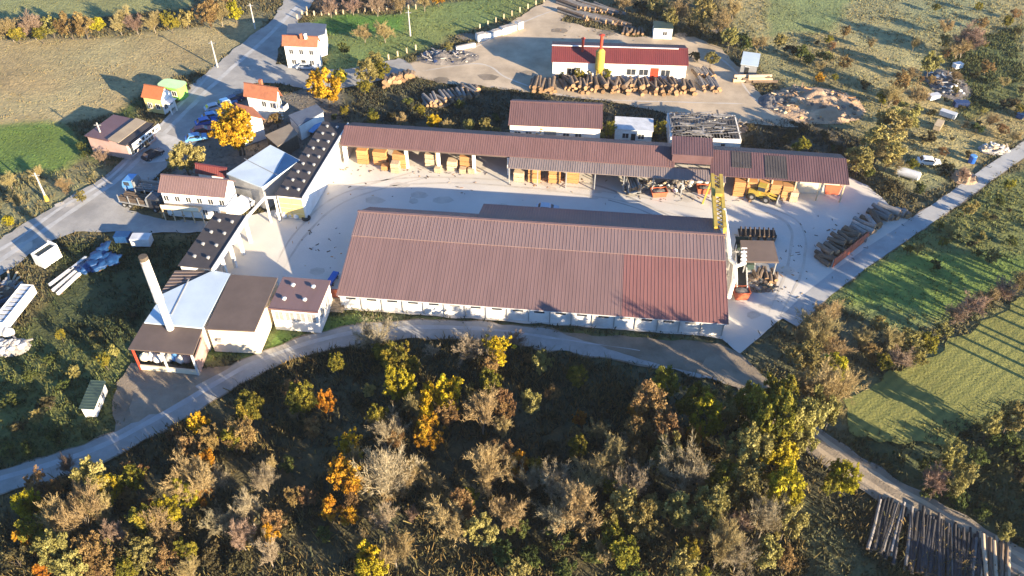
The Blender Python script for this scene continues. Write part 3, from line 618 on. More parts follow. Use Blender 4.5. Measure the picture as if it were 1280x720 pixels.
q = MB(); q.prism(rrect(.2, L - .2, .2, D - .2, 1), 0, 2.8, M['green']); q.build('body', t)
q = MB(); q.prism(rrect(0, L, 0, D, 1.2), 2.8, 3.05, M['green'], mat('pale_lime', (.52, .72, .36), (.44, .62, .3), .5, .6)); q.build('roof', t)
windows(t, .2, [L * .3, L * .5, L * .7], 1.1, 2.2, 1.1, 'white')
# roadside shop
o, ang, L, D = frame((157, 181), (192, 154), (102, 172), 3.8)
t = thing('roadside_shop', 'low roadside shop with dark plum roof and white sign fascia facing the road', 'shop', o, ang)
q = MB(); q.box(.3, L - .3, .3, D - .3, 0, 3.6, M['pink']); q.build('wall', t)
q = MB(); q.box(0, L, D * .42, D, 3.6, 3.85, M['plumroof']); q.slope((0, D * .18, 3.85), (L, D * .18, 3.85), (L, D * .415, 4.25), (0, D * .415, 4.25), M['tan'], rib=0)
q.box(0, L, 0, D * .178, 3.5, 3.72, M['blackroof']); q.build('roof', t)
q = MB(); q.box(.4, L - .4, -1.3, -.05, 3.3, 3.42, M['blackroof']); q.build('awning', t)
q = MB(); q.box(.2, L - .2, -1.5, -1.32, 2.9, 4.1, M['white']); q.build('sign_fascia', t)
for k in range(7):
    q = MB(); x = 1.2 + k * (L - 2.4) / 6; q.box(x - .3, x + .35, -1.56, -1.503, 3.3, 3.3 + .25 + .2 * (k % 3), M['dark']); q.build('sign_mark', t)
windows(t, .3, [L * .2, L * .45, L * .8], .7, 2.6, 1.6, 'white'); door(t, .3, L * .63, 1.2, 2.3, 'dark')
# white house at the top
t, L, D, bk = gable('white_house', 'white two-storey house with orange roof beside the road at the top', 'house', (352, 57), (397, 59), (354, 44), 5.6, 7.4, wall='white', roof='tile', rib=0, ov=.4)
windows(t, .4, [L * .22, L * .5, L * .78], 3.5, 4.6, .9); windows(t, .4, [L * .25, L * .75], 1.0, 2.1, 1.0); door(t, .4, L * .52, 1.0, 2.1)
windows(t, L - .4, [D * .5, D * 1.3], 3.4, 4.5, .9, side='right')
q = MB(); q.box(L * .52, L * .52 + .5, D - .8, D - .2, 7.0, 8.2, M['tile']); q.box(L * .64, L * .64 + .5, D - .8, D - .2, 7.0, 8.2, M['white']); q.build('chimney', t)
poly_bldg('grey_roofed_annex', 'annex with blue-grey roof adjoining the back of the white roadside house', 'annex', [(358, 43), (396, 45), (406, 42), (408, 30), (384, 28), (360, 30)], 5.4, 'slate', 'white')

# --- factory with red roof at the top
t, L, D, bk = gable('red_roofed_factory', 'long white factory with dark red roof standing among the log piles', 'factory', (689, 77), (861, 82), (691, 56), 4.4, 6.2, back=5.5, wall='white', roof='crimson', rib=.45)
q = MB(); q.box(0, L * .93, D - .5, D - .22, 6.21, 6.36, M['white']); q.build('ridge_flashing', t)
windows(t, .35, [L * .59, L * .68, L * .84], 1.6, 3.0, 2.0, 'white'); windows(t, .35, [L * .15], 1.2, 2.8, 2.0, 'white', 'dark')
q = MB(); q.box(L * .73, L * .79, .28, .347, .02, 3.4, M['red']); q.build('door', t)
q = MB(); q.box(L * .03, L * .3, .1, .345, .0, 1.2, M['rubble']); q.build('plinth', t)
FAC = t
sp_ = gp(748, 102.5); t = thing('dust_silo', 'yellow dust silo with red pipe on top in front of the red factory', 'silo', (sp_.x, sp_.y, 0))
q = MB(); q.cyl((0, 0, 2.2), (0, 0, 3.4), .4, 1.0, M['yellow'], 16); q.cyl((0, 0, 3.4), (0, 0, 7.4), 1.0, 1.0, M['yellow'], 16); q.cyl((0, 0, 7.4), (0, 0, 8.0), 1.0, .45, M['yellow'], 16); q.build('tank', t)
for a in range(4):
    q = MB(); x, y = .8 * math.cos(R(45 + 90 * a)), .8 * math.sin(R(45 + 90 * a)); q.bar((x, y, 0), (x * 1.05, y * 1.05, 3.8), .12, .12, M['yellow']); q.build('leg', t)
q = MB(); q.cyl((0, 0, 8.0), (0, 0, 11.2), .34, .34, M['red'], 12); q.cyl((0, 0, 11.2), (0, 0, 11.4), .7, .1, M['red'], 12); q.build('pipe', t)
p1 = gp(728, 64, 5.6); t = thing('red_flue', 'thin red flue pipe standing on the left of the factory roof', 'flue', (p1.x, p1.y, 0))
q = MB(); q.cyl((0, 0, 4.9), (0, 0, 8.6), .26, .26, M['red'], 12); q.build('pipe', t); q = MB(); q.cyl((0, 0, 8.6), (0, 0, 8.9), .5, .15, M['red'], 12); q.build('cap', t)
# --- middle building
t, L, D, bk = gable('middle_store', 'white store with red-brown sheet roof between the shed and the factory', 'building', (635, 156), (753, 161), (757, 131), 4.2, 6.0, back=4, wall='whiteold', roof='redroof', rib=.45)
windows(t, .35, [L * k for k in (.1, .22, .62, .75)], 1.4, 2.6, 1.2, 'white'); door(t, .35, L * .45, 2.4, 3.0, 'frost')
o, ang, L, D = frame((768, 161), (817, 164), (817, 148), 3.0)
t = thing('grey_hut', 'low grey hut in shade between the red-brown store and the ruin', 'hut', o, ang)
q = MB(); q.box(0, L, 0, D, 2.85, 3.0, M['lgrey']); q.build('roof', t); q = MB(); q.box(.2, L - .2, .2, D - .2, 0, 2.847, M['whiteold']); q.build('wall', t)
windows(t, .2, [L * .3, L * .7], .9, 2.0, 1.2); door(t, .2, L * .5, .9, 2.0)
# ruin with broken roof
o, ang, L, D = frame((838, 171), (928, 174), (930, 143), 3.2)
t = thing('ruined_barn', 'roofless ruined barn with grey broken roof slats on pale walls', 'ruin', o, ang)
q = MB()
q.box(.1, L - .1, .1, .4, 0, 3.0, M['whiteold']); q.box(.1, L - .1, D - .4, D - .1, 0, 3.0, M['whiteold']); q.box(.1, .4, .41, D - .41, 0, 3.0, M['whiteold']); q.box(L - .4, L - .1, .41, D - .41, 0, 3.0, M['whiteold']); q.build('wall', t)
gm = [mat('weathered_board_%s' % n, c, tuple(x * .6 for x in c), .95, 1.5) for n, c in (('pale', (.32, .30, .28)), ('mid', (.2, .185, .17)), ('deep', (.11, .1, .095)))]
q = MB(); rr = random.Random(3)
for k in range(22):
    x = .5 + (L - 1) * k / 21; q.bar((x, .2, 3.15), (x, D - .2, 3.25), .14, .2, gm[rr.randrange(3)])
for k in range(150):
    x = rr.uniform(.3, L - 2.2); y = rr.uniform(.3, D - .4); l = rr.uniform(.8, 3.0); a = rr.gauss(0, .15)
    if rr.random() < .12: a += 1.5
    q.bar((x, y, 3.35 + rr.uniform(0, .25)), (min(x + l * math.cos(a), L), y + l * math.sin(a), 3.35 + rr.uniform(0, .3)), rr.uniform(.15, .45), .05, gm[rr.randrange(3)])
q.build('broken_roof', t)
windows(t, .1, [L * .2, L * .45, L * .75], .8, 1.9, .8, None, 'dark')
# kiosk and shed by the woodland
o, ang, L, D = frame((817, 35), (842, 36), (843, 27), 2.8)
t = thing('white_hut', 'small white hut with dark roof beside the trees above the factory', 'hut', o, ang)
q = MB(); q.box(0, L, 0, D, 2.7, 2.85, M['dkgreen']); q.build('roof', t); q = MB(); q.box(.15, L - .15, .15, D - .15, 0, 2.697, M['white']); q.build('wall', t)
windows(t, .15, [L * .6], 1.0, 1.9, 1.0)
o, ang, L, D = frame((926, 79), (948, 82), (966, 70), 2.8)
t = thing('blue_roofed_shed', 'small shed with pale blue roof right of the dirt road bend', 'shed', o, ang)
q = MB(); q.slope((0, 0, 2.6), (L, 0, 2.6), (L, D, 3.0), (0, D, 3.0), M['blueroof']); q.build('roof', t); q = MB(); q.box(.15, L - .15, .15, D - .15, 0, 2.55, M['grey']); q.build('wall', t); door(t, .15, L * .4, .9, 2.0)
# shed at far left bottom: dark green roof, white wall
o, ang, L, D = frame((117, 511), (131, 477), (101, 508), 1.9)
t = thing('green_roofed_shed', 'narrow shed with dark green roof and white wall in the bushes', 'shed', o, ang)
q = MB(); q.slope((-.1, -.1, 1.9), (L + .1, -.1, 1.9), (L + .1, D, 2.2), (-.1, D, 2.2), M['dkgreen'], rib=.5); q.build('roof', t); q = MB(); q.box(.15, L - .15, .1, D - .15, 0, 1.75, M['white']); q.build('wall', t); door(t, L - .15, D * .5, .8, 1.6, 'dark', 'right')
windows(t, .1, [L * .3, L * .65], .7, 1.3, .8, 'white')
# small machinery roof by the hall's right end
o, ang, L, D = frame((931, 325), (974, 326), (977, 303), 4.2)
t = thing('machine_shelter', 'dark brown shelter roof on posts over sawing machinery beside the hall', 'shelter', o, ang)
q = MB(); q.slope((0, 0, 4.0), (L, 0, 4.0), (L, D, 4.5), (0, D, 4.5), M['darkflat'], t=.35); q.build('roof', t)
for x in (.2, L - .35):
    for y in (.2, D - .4):
        q = MB(); q.box(x, x + .18, y, y + .18, 0, 3.86, M['grey']); q.build('post', t)
q = MB(); q.box(.6, L - .6, .8, D - .8, .4, 1.1, M['grey']); q.box(1, 2.2, 1.2, 2.4, 1.1, 2.2, M['dkgreen']); q.build('saw_bench', t)

# ------------------------------------------------------------------ machines and vehicles
# yellow lattice gantry
ga, gb = gp(896, 217, 6.4), gp(901, 284, 6.4)
t = thing('gantry_crane', 'yellow lattice gantry girder spanning the yard towards the hall', 'crane', (ga.x, ga.y, 0), math.atan2(gb.y - ga.y, gb.x - ga.x)); GL = (gb - ga).length
q = MB()
for y in (-.75, .75):
    q.box(0, GL, y - .28, y + .28, 5.5, 6.4, M['yellow'])
for k in range(int(GL / 1.2)):
    x = .3 + k * 1.2; q.bar((x, -.6, 6.3), (x + 1.0, .6, 6.3), .14, .14, M['yellow']); q.bar((x, .6, 5.8), (x + 1.0, -.6, 5.8), .14, .14, M['yellow'])
q.build('girder', t)
for x in (.6, GL - .6):
    for y in (-1, 1):
        q = MB(); q.bar((x, y * 1.6, 0), (x, y * .7, 5.6), .3, .3, M['yellow']); q.build('leg', t)
q = MB(); q.box(GL * .35, GL * .35 + 1.6, -.6, .6, 6.42, 7.1, M['yellow']); q.build('hoist_trolley', t)
# white duct run along the hall's right end
t = thing('extraction_duct', 'white zigzag extraction duct running along the right end of the hall', 'duct', gp(913, 330))
pts = [((905, 262), 6.2), ((908, 282), 5.2), ((911, 305), 4.2), ((913, 325), 3.4), ((919, 330), 3.2), ((917, 352), 3.0), ((911, 372), 2.6)]
P = [gp(*p, z) - Vector(t.location) for p, z in pts]; q = MB()
for a, b_ in zip(P[:-1], P[1:]): q.cyl(a, b_, .33, .33, M['white'], 10)
q.build('pipe', t)
for p in P[1::2]:
    q = MB(); q.bar((p.x, p.y, 0), (p.x, p.y, p.z), .15, .15, M['grey']); q.build('support', t)
P2 = [gp(*p, z) - Vector(t.location) for p, z in (((930, 312), 4.0), ((929, 330), 4.0), ((919, 333), 3.6), ((920, 350), 3.2))]; q = MB()
for a, b_ in zip(P2[:-1], P2[1:]): q.cyl(a, b_, .28, .28, M['white'], 10)
for k in range(5):
    p = P2[0].lerp(P2[1], k / 4); q.box(p.x - .45, p.x + .45, p.y - .15, p.y + .15, p.z, p.z + .35, M['white'])
q.build('pipe', t)
t = thing('chip_hopper', 'dark steel hopper beside the white duct at the right end of the hall', 'hopper', gp(924, 318), R(-5)); q = MB()
q.mesh([(-.5, -.5, 1.2), (.5, -.5, 1.2), (.5, .5, 1.2), (-.5, .5, 1.2), (-1.1, -1.1, 3.0), (1.1, -1.1, 3.0), (1.1, 1.1, 3.0), (-1.1, 1.1, 3.0)], [(0, 1, 5, 4), (1, 2, 6, 5), (2, 3, 7, 6), (3, 0, 4, 7), (3, 2, 1, 0)], M['dkgreen']); q.build('funnel', t)
for x in (-.8, .8):
    for y in (-.8, .8):
        q = MB(); q.bar((x, y, 0), (x, y, 2.4), .15, .15, M['dark']); q.build('leg', t)
t = thing('band_saw', 'dark saw machine with grey housing below the machine shelter', 'machine', gp(938, 338), R(-8)); q = MB()
q.box(-1.6, 1.6, -.5, .5, .3, 1.0, M['dark']); q.build('bed', t); q = MB(); q.extrude_y([(-.5, 1.0), (.5, 1.0), (.5, 2.4), (.2, 2.8), (-.2, 2.8), (-.5, 2.4)], -.35, .35, M['grey']); q.build('housing', t)
q = MB(); q.cyl((0, -.36, 2.0), (0, -.42, 2.0), .4, .4, M['steel'], 14); q.build('band_wheel', t)
# cars
def car_proto(name, label, body_m, L=4.3, Wd=1.75, H=1.45, van=False):
    t = thing(name, label, 'van' if van else 'car')
    q = MB(); h = L / 2; w = Wd / 2
    if van: sec = [(-h, .35), (h, .35), (h, .9), (h - .9, 1.25), (h - 1.5, H), (-h + .1, H), (-h, 1.2)]
    else: sec = [(-h, .35), (h, .35), (h, .75), (h - 1.0, .92), (-h + .5, .95), (-h, .85)]
    q.extrude_y(sec, -w, w, M[body_m])
    if not van: q.mesh([(-h + .4, -w + .05, .93), (h - .95, -w + .05, .9), (h - .95, w - .05, .9), (-h + .4, w - .05, .93), (-h + .9, -w + .2, H), (h - 1.75, -w + .2, H), (h - 1.75, w - .2, H), (-h + .9, w - .2, H)], [(4, 5, 6, 7), (0, 1, 5, 4), (1, 2, 6, 5), (2, 3, 7, 6), (3, 0, 4, 7)], M[body_m])
    q.build('body', t)
    g = MB()
    if van:
        g.face([(h - .88, -w + .12, 1.28), (h - .88, w - .12, 1.28), (h - 1.45, w - .15, H - .07), (h - 1.45, -w + .15, H - .07)], M['glass'])
        for s in (-1, 1): g.box(h - 1.75, h - 1.2, s * w - .01 + (-.012 if s < 0 else 0.0), s * w + .012 + (.01 if s > 0 else 0), 1.2, 1.65, M['glass'])
    else:
        def q4(a, b, c, d, e=.012): g.face([a, b, c, d], M['glass'])
        y0, y1 = w - .05, w - .2
        q4((h - .99 + .01, -y0 + .1, .95), (h - .99 + .01, y0 - .1, .95), (h - 1.70, y1 - .05, H - .05), (h - 1.70, -y1 + .05, H - .05))
        q4((-h + .43 - .02, y0 - .1, .98), (-h + .43 - .02, -y0 + .1, .98), (-h + .84, -y1 + .05, H - .05), (-h + .84, y1 - .05, H - .05))
        for s in (-1, 1): q4((-h + .7, s * (y0 - .01 + .012), 1.0), (h - 1.15, s * (y0 - .01 + .012), .98), (h - 1.8, s * (y1 + .035), H - .08), (-h + 1.05, s * (y1 + .035), H - .08))
    g.build('window', t)
    for sx in (-h + .8, h - .85):
        for sy in (-1, 1):
            k = MB(); k.cyl((sx, sy * (w - .2), .32), (sx, sy * (w + .02), .32), .32, .32, M['rubber'], 12); k.cyl((sx, sy * (w + .02), .32), (sx, sy * (w + .03), .32), .18, .18, M['steel'], 8); k.build('wheel', t)
    for sy in (-1, 1):
        k = MB(); k.box(h - .02, h + .02, sy * (w - .32) - .18, sy * (w - .32) + .18, .62, .76, M['lgrey']); k.build('headlight', t)
    return t
def place(o, px, rz): o.location = gp(*px); o.rotation_euler.z = rz; return o
car_list = [((258, 155), 'car_blue', 'bright blue car parked beside the road left of the golden tree', 28), ((266, 148), 'car_sky', 'light blue car parked just right of the bright blue one', 24), ((269, 137), 'car_silver', 'silver blue car parked alone on the shaded road edge', 30),
            ((284, 131), 'car_sky', 'pale car at the middle of the row by the tiled house', 32), ((293, 127), 'car_navy', 'navy car parked nearest the tiled house', 40), ((302, 122), 'car_dark', 'black car at the upper end of the roadside row', 40), ((246, 175), 'car_sky', 'light blue car at the lower end of the roadside row', 20), ((253, 166), 'car_red', 'dark red car parked between two blue cars', 22)]
for i, (px_, m_, lab, a) in enumerate(car_list):
    place(car_proto('parked_car', lab, m_), px_, R(a))['group'] = 'cars parked along the road'
place(car_proto('moving_car', 'dark car driving on the shaded road below the shop forecourt', 'car_dark'), (192, 196), R(55))
place(car_proto('silver_car', 'silver car parked in front of the white house at the top', 'car_silver', 4.6), (384, 86), R(-4))
place(car_proto('sheltered_car', 'silver car parked in the hall shade behind the brown roof', 'car_silver', 4.2), (684, 264), R(-7))
place(car_proto('white_van', 'white van parked at the gable of the white two-storey block', 'car_white', 5.2, 2.0, 2.3, True), (305, 262), R(62))
place(car_proto('wrecked_car', 'white scrapped car in the undergrowth beside the concrete path', 'car_white'), (1160, 205), R(-10))
# trucks and loaders
def wheels(t, xs, w, r_, z=None, wd=.35, m='rubber'):
    for x in xs:
        for s in (-1, 1):
            k = MB(); k.cyl((x, s * (w - wd), r_), (x, s * w, r_), r_, r_, M[m], 14); k.cyl((x, s * w, r_), (x, s * (w + .02), r_), r_ * .5, r_ * .5, M['grey'], 10); k.build('wheel', t)
def log_truck(label, px, rz, cab='car_sky', load='barkgrey', load_n=9):
    t = thing('log_truck', label, 'truck', gp(*px), rz)
    q = MB(); q.box(-4.2, 3.9, -.5, .5, .75, 1.0, M['grey']); q.build('chassis', t)
    q = MB(); q.extrude_y([(2.0, .8), (4.1, .8), (4.2, 1.8), (3.8, 2.9), (2.1, 3.0)], -1.2, 1.2, M[cab]); q.build('cab', t)
    q = MB(); q.face([(4.19, -1.0, 1.95), (4.19, 1.0, 1.95), (3.87, .95, 2.8), (3.87, -.95, 2.8)], M['glass']); q.box(2.6, 3.7, -1.22, -1.203, 1.9, 2.7, M['glass']); q.box(2.6, 3.7, 1.203, 1.22, 1.9, 2.7, M['glass']); q.build('window', t)
    q = MB(); q.box(-4.3, 1.8, -1.2, 1.2, 1.0, 1.15, M['grey'])
    for x in (-4.1, -2, 0, 1.7):
        for s in (-1, 1): q.box(x - .07, x + .07, s * 1.18 - .06, s * 1.18 + .06, 1.15, 2.7, M['steel'])
    q.build('load_bed', t)
    q = MB(); q.box(1.85, 1.97, -1.2, 1.2, 1.0, 3.1, M['steel']); q.build('headboard', t)
    q = MB(); rr = random.Random(len(label))
    for k in range(load_n):
        y = -.85 + (k % 4) * .56; z = 1.4 + (k // 4) * .5; q.cyl((-4.3 + rr.uniform(0, .5), y, z), (1.5 + rr.uniform(-.3, .2), y + rr.uniform(-.1, .1), z), .25, .22, M[load], 8, M['logend'])
    q.build('log_load', t)
    wheels(t, (-3.3, -2.1, 3.1), 1.22, .5); return t
log_truck('silver-blue truck carrying grey logs in front of the shed canopy', (786, 230), R(97), 'car_sky')
log_truck('dark truck loaded with planks beside the white two-storey block', (181, 258), R(-15), 'car_dark', 'bark', 8)
log_truck('blue cabbed truck parked behind the plank-loaded truck', (186, 240), R(170), 'car_sky', 'barkgrey', 5)
def loader(label, px, rz):
    t = thing('wheel_loader', label, 'loader', gp(*px), rz)
    q = MB(); q.box(-2.4, -.4, -.8, .8, .9, 2.0, M['yellow']); q.box(-.4, 1.2, -.6, .6, .7, 1.4, M['yellow']); q.build('body', t)
    q = MB(); q.box(-.9, .5, -.7, .7, 2.0, 2.1, M['yellow']); q.box(-.85, .45, -.65, .65, 2.1, 3.0, M['glass']); q.box(-.95, .55, -.75, .75, 3.0, 3.15, M['yellow']); q.build('cab', t)
    q = MB(); q.bar((1, -.5, 1.4), (3, -.5, .9), .2, .3, M['yellow']); q.bar((1, .5, 1.4), (3, .5, .9), .2, .3, M['yellow']); q.build('arm', t)
    q = MB(); q.extrude_y([(2.9, .3), (3.9, .2), (3.9, .3), (3.1, .5), (3.0, 1.2), (2.9, 1.2)], -1.2, 1.2, M['grey']); q.build('bucket', t)
    wheels(t, (-1.6, 1.0), 1.1, .7, wd=.5); return t
loader('yellow wheel loader parked in front of the shed wing', (951, 249), R(-25))
def skip(label, px, rz, L=3.0, Wd=1.7, H=1.2, m='orange'):
    t = thing('steel_skip', label, 'skip', gp(*px), rz); q = MB(); h = L / 2; w = Wd / 2
    q.mesh([(-h + .3, -w, .1), (h - .3, -w, .1), (h - .3, w, .1), (-h + .3, w, .1), (-h, -w, H), (h, -w, H), (h, w, H), (-h, w, H)], [(0, 1, 5, 4), (1, 2, 6, 5), (2, 3, 7, 6), (3, 0, 4, 7), (3, 2, 1, 0)], M[m]); q.build('bin', t)
    q = MB(); q.box(-h - .05, h + .05, -w - .08, -w + .04, H - .1, H, M[m]); q.box(-h - .05, h + .05, w - .04, w + .08, H - .1, H, M[m]); q.box(-h - .05, -h + .06, -w + .05, w - .05, H - .1, H, M[m]); q.box(h - .06, h + .05, -w + .05, w - .05, H - .1, H, M[m]); q.build('rim', t)
    q = MB(); q.lump((0, 0, H - .25), 1, M['rubble'], (h * .85, w * .85, .3), 4, 2); q.build('contents', t); return t
skip('orange-red skip standing in the sun right of the silver-blue truck', (823, 244), R(6))
skip('orange-red skip below the white sacks by the yellow gantry', (881, 240), R(-4), 3.2)
skip('orange-red bin at the lower end of the white duct beside the hall', (925, 371), R(2), 2.6, 1.8, 1.6)
skip('rust-red bin under the right end of the shed wing', (1038, 240), R(-6), 3.0, 2.0, 2.2)
# mobile saw rig between the hall and the shelter
t = thing('log_conveyor', 'dark log conveyor with white frame between hall and machine shelter', 'conveyor', gp(925, 345), R(80)); q = MB()
q.box(-4.5, 4.5, -.7, .7, 1.0, 1.25, M['dark']); q.box(-4.5, 4.5, -.9, -.72, 1.0, 1.6, M['white']); q.box(-4.5, 4.5, .72, .9, 1.0, 1.6, M['white']); q.build('belt', t)
for x in (-4, -1.5, 1.5, 4):
    q = MB(); q.bar((x, -.7, 0), (x, -.7, 1.0), .15, .15, M['grey']); q.bar((x, .7, 0), (x, .7, 1.0), .15, .15, M['grey']); q.build('leg', t)
t = thing('sorting_deck', 'log sorting deck with dark frame above the machine shelter', 'deck', gp(945, 297), R(-4)); q = MB()
q.box(-3.2, 3.2, -1, 1, .9, 1.1, M['dark']); q.build('deck', t)
q = MB()
for k in range(8): q.cyl((-3 + k * .8, -1.2, 1.25), (-2.7 + k * .8, 1.2, 1.3), .16, .16, M['bark'], 8, M['logend'])
q.build('log_layer', t)
for x in (-2.8, 2.8):
    q = MB(); q.box(x - .1, x + .1, -.9, .9, 0, .9, M['grey']); q.build('leg', t)

# ------------------------------------------------------------------ timber stacks
def stack_proto(label, w=2.2, d=1.4, n=3, m='wood', seed=0):
    t = thing('timber_stack', label, 'timber stack', group='sawn timber stacks'); rr = random.Random(seed); z = .0
    for k in range(n):
        q = MB()
        for x in (-w * .35, 0, w * .35): q.box(x - .05, x + .05, -d / 2, d / 2, z, z + .1, M['woodgap'])
        q.build('bearer', t); z += .1; q = MB(); h = .95
        rows = 6
        for r_ in range(rows):
            j = rr.uniform(-.05, .05); q.box(-w / 2 + j, w / 2 + j, -d / 2 + rr.uniform(-.05, .05), d / 2, z + r_ * h / rows, z + (r_ + .86) * h / rows, M[m])
        q.box(-w / 2 + .06, w / 2 - .06, -d / 2 + .08, d / 2 - .05, z, z + h - .05, M['woodgap']); q.build('plank_bundle', t); z += h
    return t
st = [((455, 197), 2.1, 3, 'wood', 'leftmost orange timber stack under the shed roof'), ((477, 199), 2.6, 3, 'wood', 'tall orange timber stack second from the left under the shed'), ((482, 205), 1.3, 1, 'wood', 'low orange bundle before the two left-hand stacks'),
      ((501, 202), 2.6, 3, 'wood', 'orange timber stack just left of the first white pillar'), ((495, 208), 1.6, 2, 'woodpale', 'paler short stack in front of the one by the first white pillar'),
      ((539, 202), 1.9, 3, 'woodpale', 'narrow pale stack right of the first white pillar'), ((548, 208), 1.2, 1, 'woodpale', 'single pale bundle on the yard below the second bay'), ((566, 205), 1.9, 2, 'woodpale', 'pale stack in the middle of the third shed bay'), ((584, 205), 2.4, 3, 'wood', 'orange stack left of the white pillar before the canopy'), ((579, 209), 1.2, 1, 'woodpale', 'small pale bundle left of the canopy start'), ((590, 209), 1.3, 1, 'woodpale', 'white-ended bundle against the pillar before the canopy'),
      ((649, 219), 1.9, 2, 'woodpale', 'weathered stack at the left post of the grey canopy'), ((668, 220), 2.2, 3, 'wood', 'orange stack standing first under the grey canopy'), ((693, 221), 2.2, 3, 'wood', 'orange stack in the middle under the grey canopy'), ((716, 221), 2.2, 3, 'wood', 'orange stack last under the grey canopy before the truck'),
      ((922, 237), 2.0, 3, 'wood', 'timber stack just right of the yellow gantry'), ((937, 237), 1.8, 3, 'wood', 'timber stack behind the yellow wheel loader'), ((952, 238), 1.8, 3, 'wood', 'third timber stack in the shed wing'), ((967, 240), 2.0, 3, 'wood', 'fourth timber stack in the shed wing'), ((981, 242), 1.8, 3, 'wood', 'timber stack with yellow log ends in front, shed wing'), ((990, 244), 1.4, 2, 'woodpale', 'last short stack at the right of the shed wing row')]
for i, (px_, w_, n_, m_, lab) in enumerate(st):
    o = stack_proto(lab, w_, 1.5, n_, m_, i); o.location = gp(px_[0], px_[1] + 6) ; o.rotation_euler.z = R(-8 + rnd.uniform(-4, 4))
# ------------------------------------------------------------------ logs, each a thing, sharing meshes
def log_mesh(L, r_, bark, n=9, seed=0):
    q = MB(); rr = random.Random(seed); k = 4; pts = [Vector((L * (i / k - .5), rr.uniform(-.06, .06), rr.uniform(-.04, .04))) for i in range(k + 1)]
    vs = []; 
    for i, p in enumerate(pts):
        rad = r_ * (1.08 - .2 * i / k) * rr.uniform(.95, 1.05)
        vs += [(p.x, p.y + rad * math.cos(2 * math.pi * j / n), p.z + rad * math.sin(2 * math.pi * j / n)) for j in range(n)]
    fs = [(i * n + j, i * n + (j + 1) % n, (i + 1) * n + (j + 1) % n, (i + 1) * n + j) for i in range(k) for j in range(n)]
    q.mesh(vs, fs, M[bark]); q.mesh(vs[:n], [tuple(reversed(range(n)))], M['logend']); q.mesh(vs[-n:], [tuple(range(n))], M['logend'])
    me = bpy.data.meshes.new('log'); me.from_pydata(q.v, [], q.f)
    for m_ in q.slots: me.materials.append(m_)
    me.polygons.foreach_set('material_index', q.m); me.update(); return me
LOGM = {}
def put_log(name, p, rz, L, r_, bark, label, group, tilt=0, cat='log'):
    key = (round(L), round(r_ * 20) / 20, bark, rnd.randrange(3))
    if key not in LOGM: LOGM[key] = log_mesh(round(L), round(r_ * 20) / 20, bark, seed=len(LOGM))
    o = bpy.data.objects.new(name, LOGM[key]); COL.objects.link(o); o.location = p; o.rotation_euler = (rnd.uniform(0, 6), tilt, rz); return tag(o, label, cat, group)
FAR = MB()
def log_row(A, B, n, L, r_, rz, layers, bark, label, group, jit=.1, far=False, lj=.6):
    a, b = gp(*A), gp(*B)
    for ly in range(layers):
        m_ = n - ly
        for k in range(m_):
            u = (k + .5 + ly * .5) / n; p = a.lerp(b, u); rad = r_ * rnd.uniform(.8, 1.2)
            p = p + Vector((math.cos(rz), math.sin(rz), 0)) * rnd.uniform(-lj, lj); p.z = rad + ly * r_ * 1.72
            if far:
                d = Vector((math.cos(rz), math.sin(rz), 0)) * L * rnd.uniform(.42, .55); n_ = Vector((-d.y, d.x, 0)) * rnd.gauss(0, jit); FAR.cyl(p - d - n_, p + d + n_, rad * 1.05, rad * .85, M[bark if rnd.random() < .75 else 'bark'], 9, M['logend']); continue
            put_log('log', p, rz + rnd.gauss(0, jit), L * rnd.uniform(.85, 1.1), rad, bark if rnd.random() < .8 else 'barkgrey' if bark == 'shadebark' else 'bark', label, group)
# pile in front of the factory (log ends towards the camera)
log_row((662, 108), (695, 111), 8, 5, .42, R(84), 2, 'bark', 'rough brown log at the left end of the factory front pile', 'logs at the left of the factory front pile', .12, far=True)
log_row((702, 110), (870, 114), 34, 4, .40, R(95), 3, 'bark', 'rough log with orange cut end in the long pile below the factory', 'logs in the long pile below the factory', .25, lj=1.0)
log_row((872, 106), (897, 109), 8, 5, .36, R(100), 2, 'barkgrey', 'slim log with orange cut end in the pile at the factory corner', 'logs at the factory right corner', .08, far=True)
log_row((866, 92), (892, 94), 8, 4, .32, R(100), 2, 'barkgrey', 'dark slim log stacked behind the factory corner pile', 'dark logs behind the factory corner', .06, far=True)
# top pile
log_row((712, 20), (775, 30), 18, 8, .34, R(140), 2, 'barkgrey', 'long grey-brown log in the pile at the top of the dirt yard', 'long logs at the top of the dirt yard', .07, far=True)
log_row((705, 8), (765, 14), 15, 8, .34, R(140), 2, 'barkgrey', 'long grey-brown log in the upper row of the top log pile', 'long logs of the upper top row', .07, far=True)
log_row((777, 40), (805, 41), 6, 4, .38, R(75), 1, 'bark', 'pale upright-looking log beside the white hut', 'logs beside the white hut', .12, far=True)
# pile by blue shed
log_row((927, 102), (958, 104), 5, 6, .36, R(0), 3, 'peeled', 'pale log in the short stack below the blue-roofed shed', 'pale logs below the blue-roofed shed', .04, far=True)
# left of the dirt yard
log_row((478, 108), (518, 96), 11, 2, .5, R(100), 2, 'bark', 'thick log round with pale cut end beside the olive trees', 'log rounds beside the olive trees', .15)
log_row((530, 130), (598, 116), 14, 4, .36, R(120), 2, 'barkgrey', 'grey log in the shaded pile behind the timber shed', 'grey logs in the shaded pile behind the shed', .2, far=True)
log_row((570, 114), (598, 112), 5, 2, .5, R(95), 1, 'bark', 'pale log round at the sunlit edge of the shaded pile', 'log rounds at the edge of the shaded pile', .2)
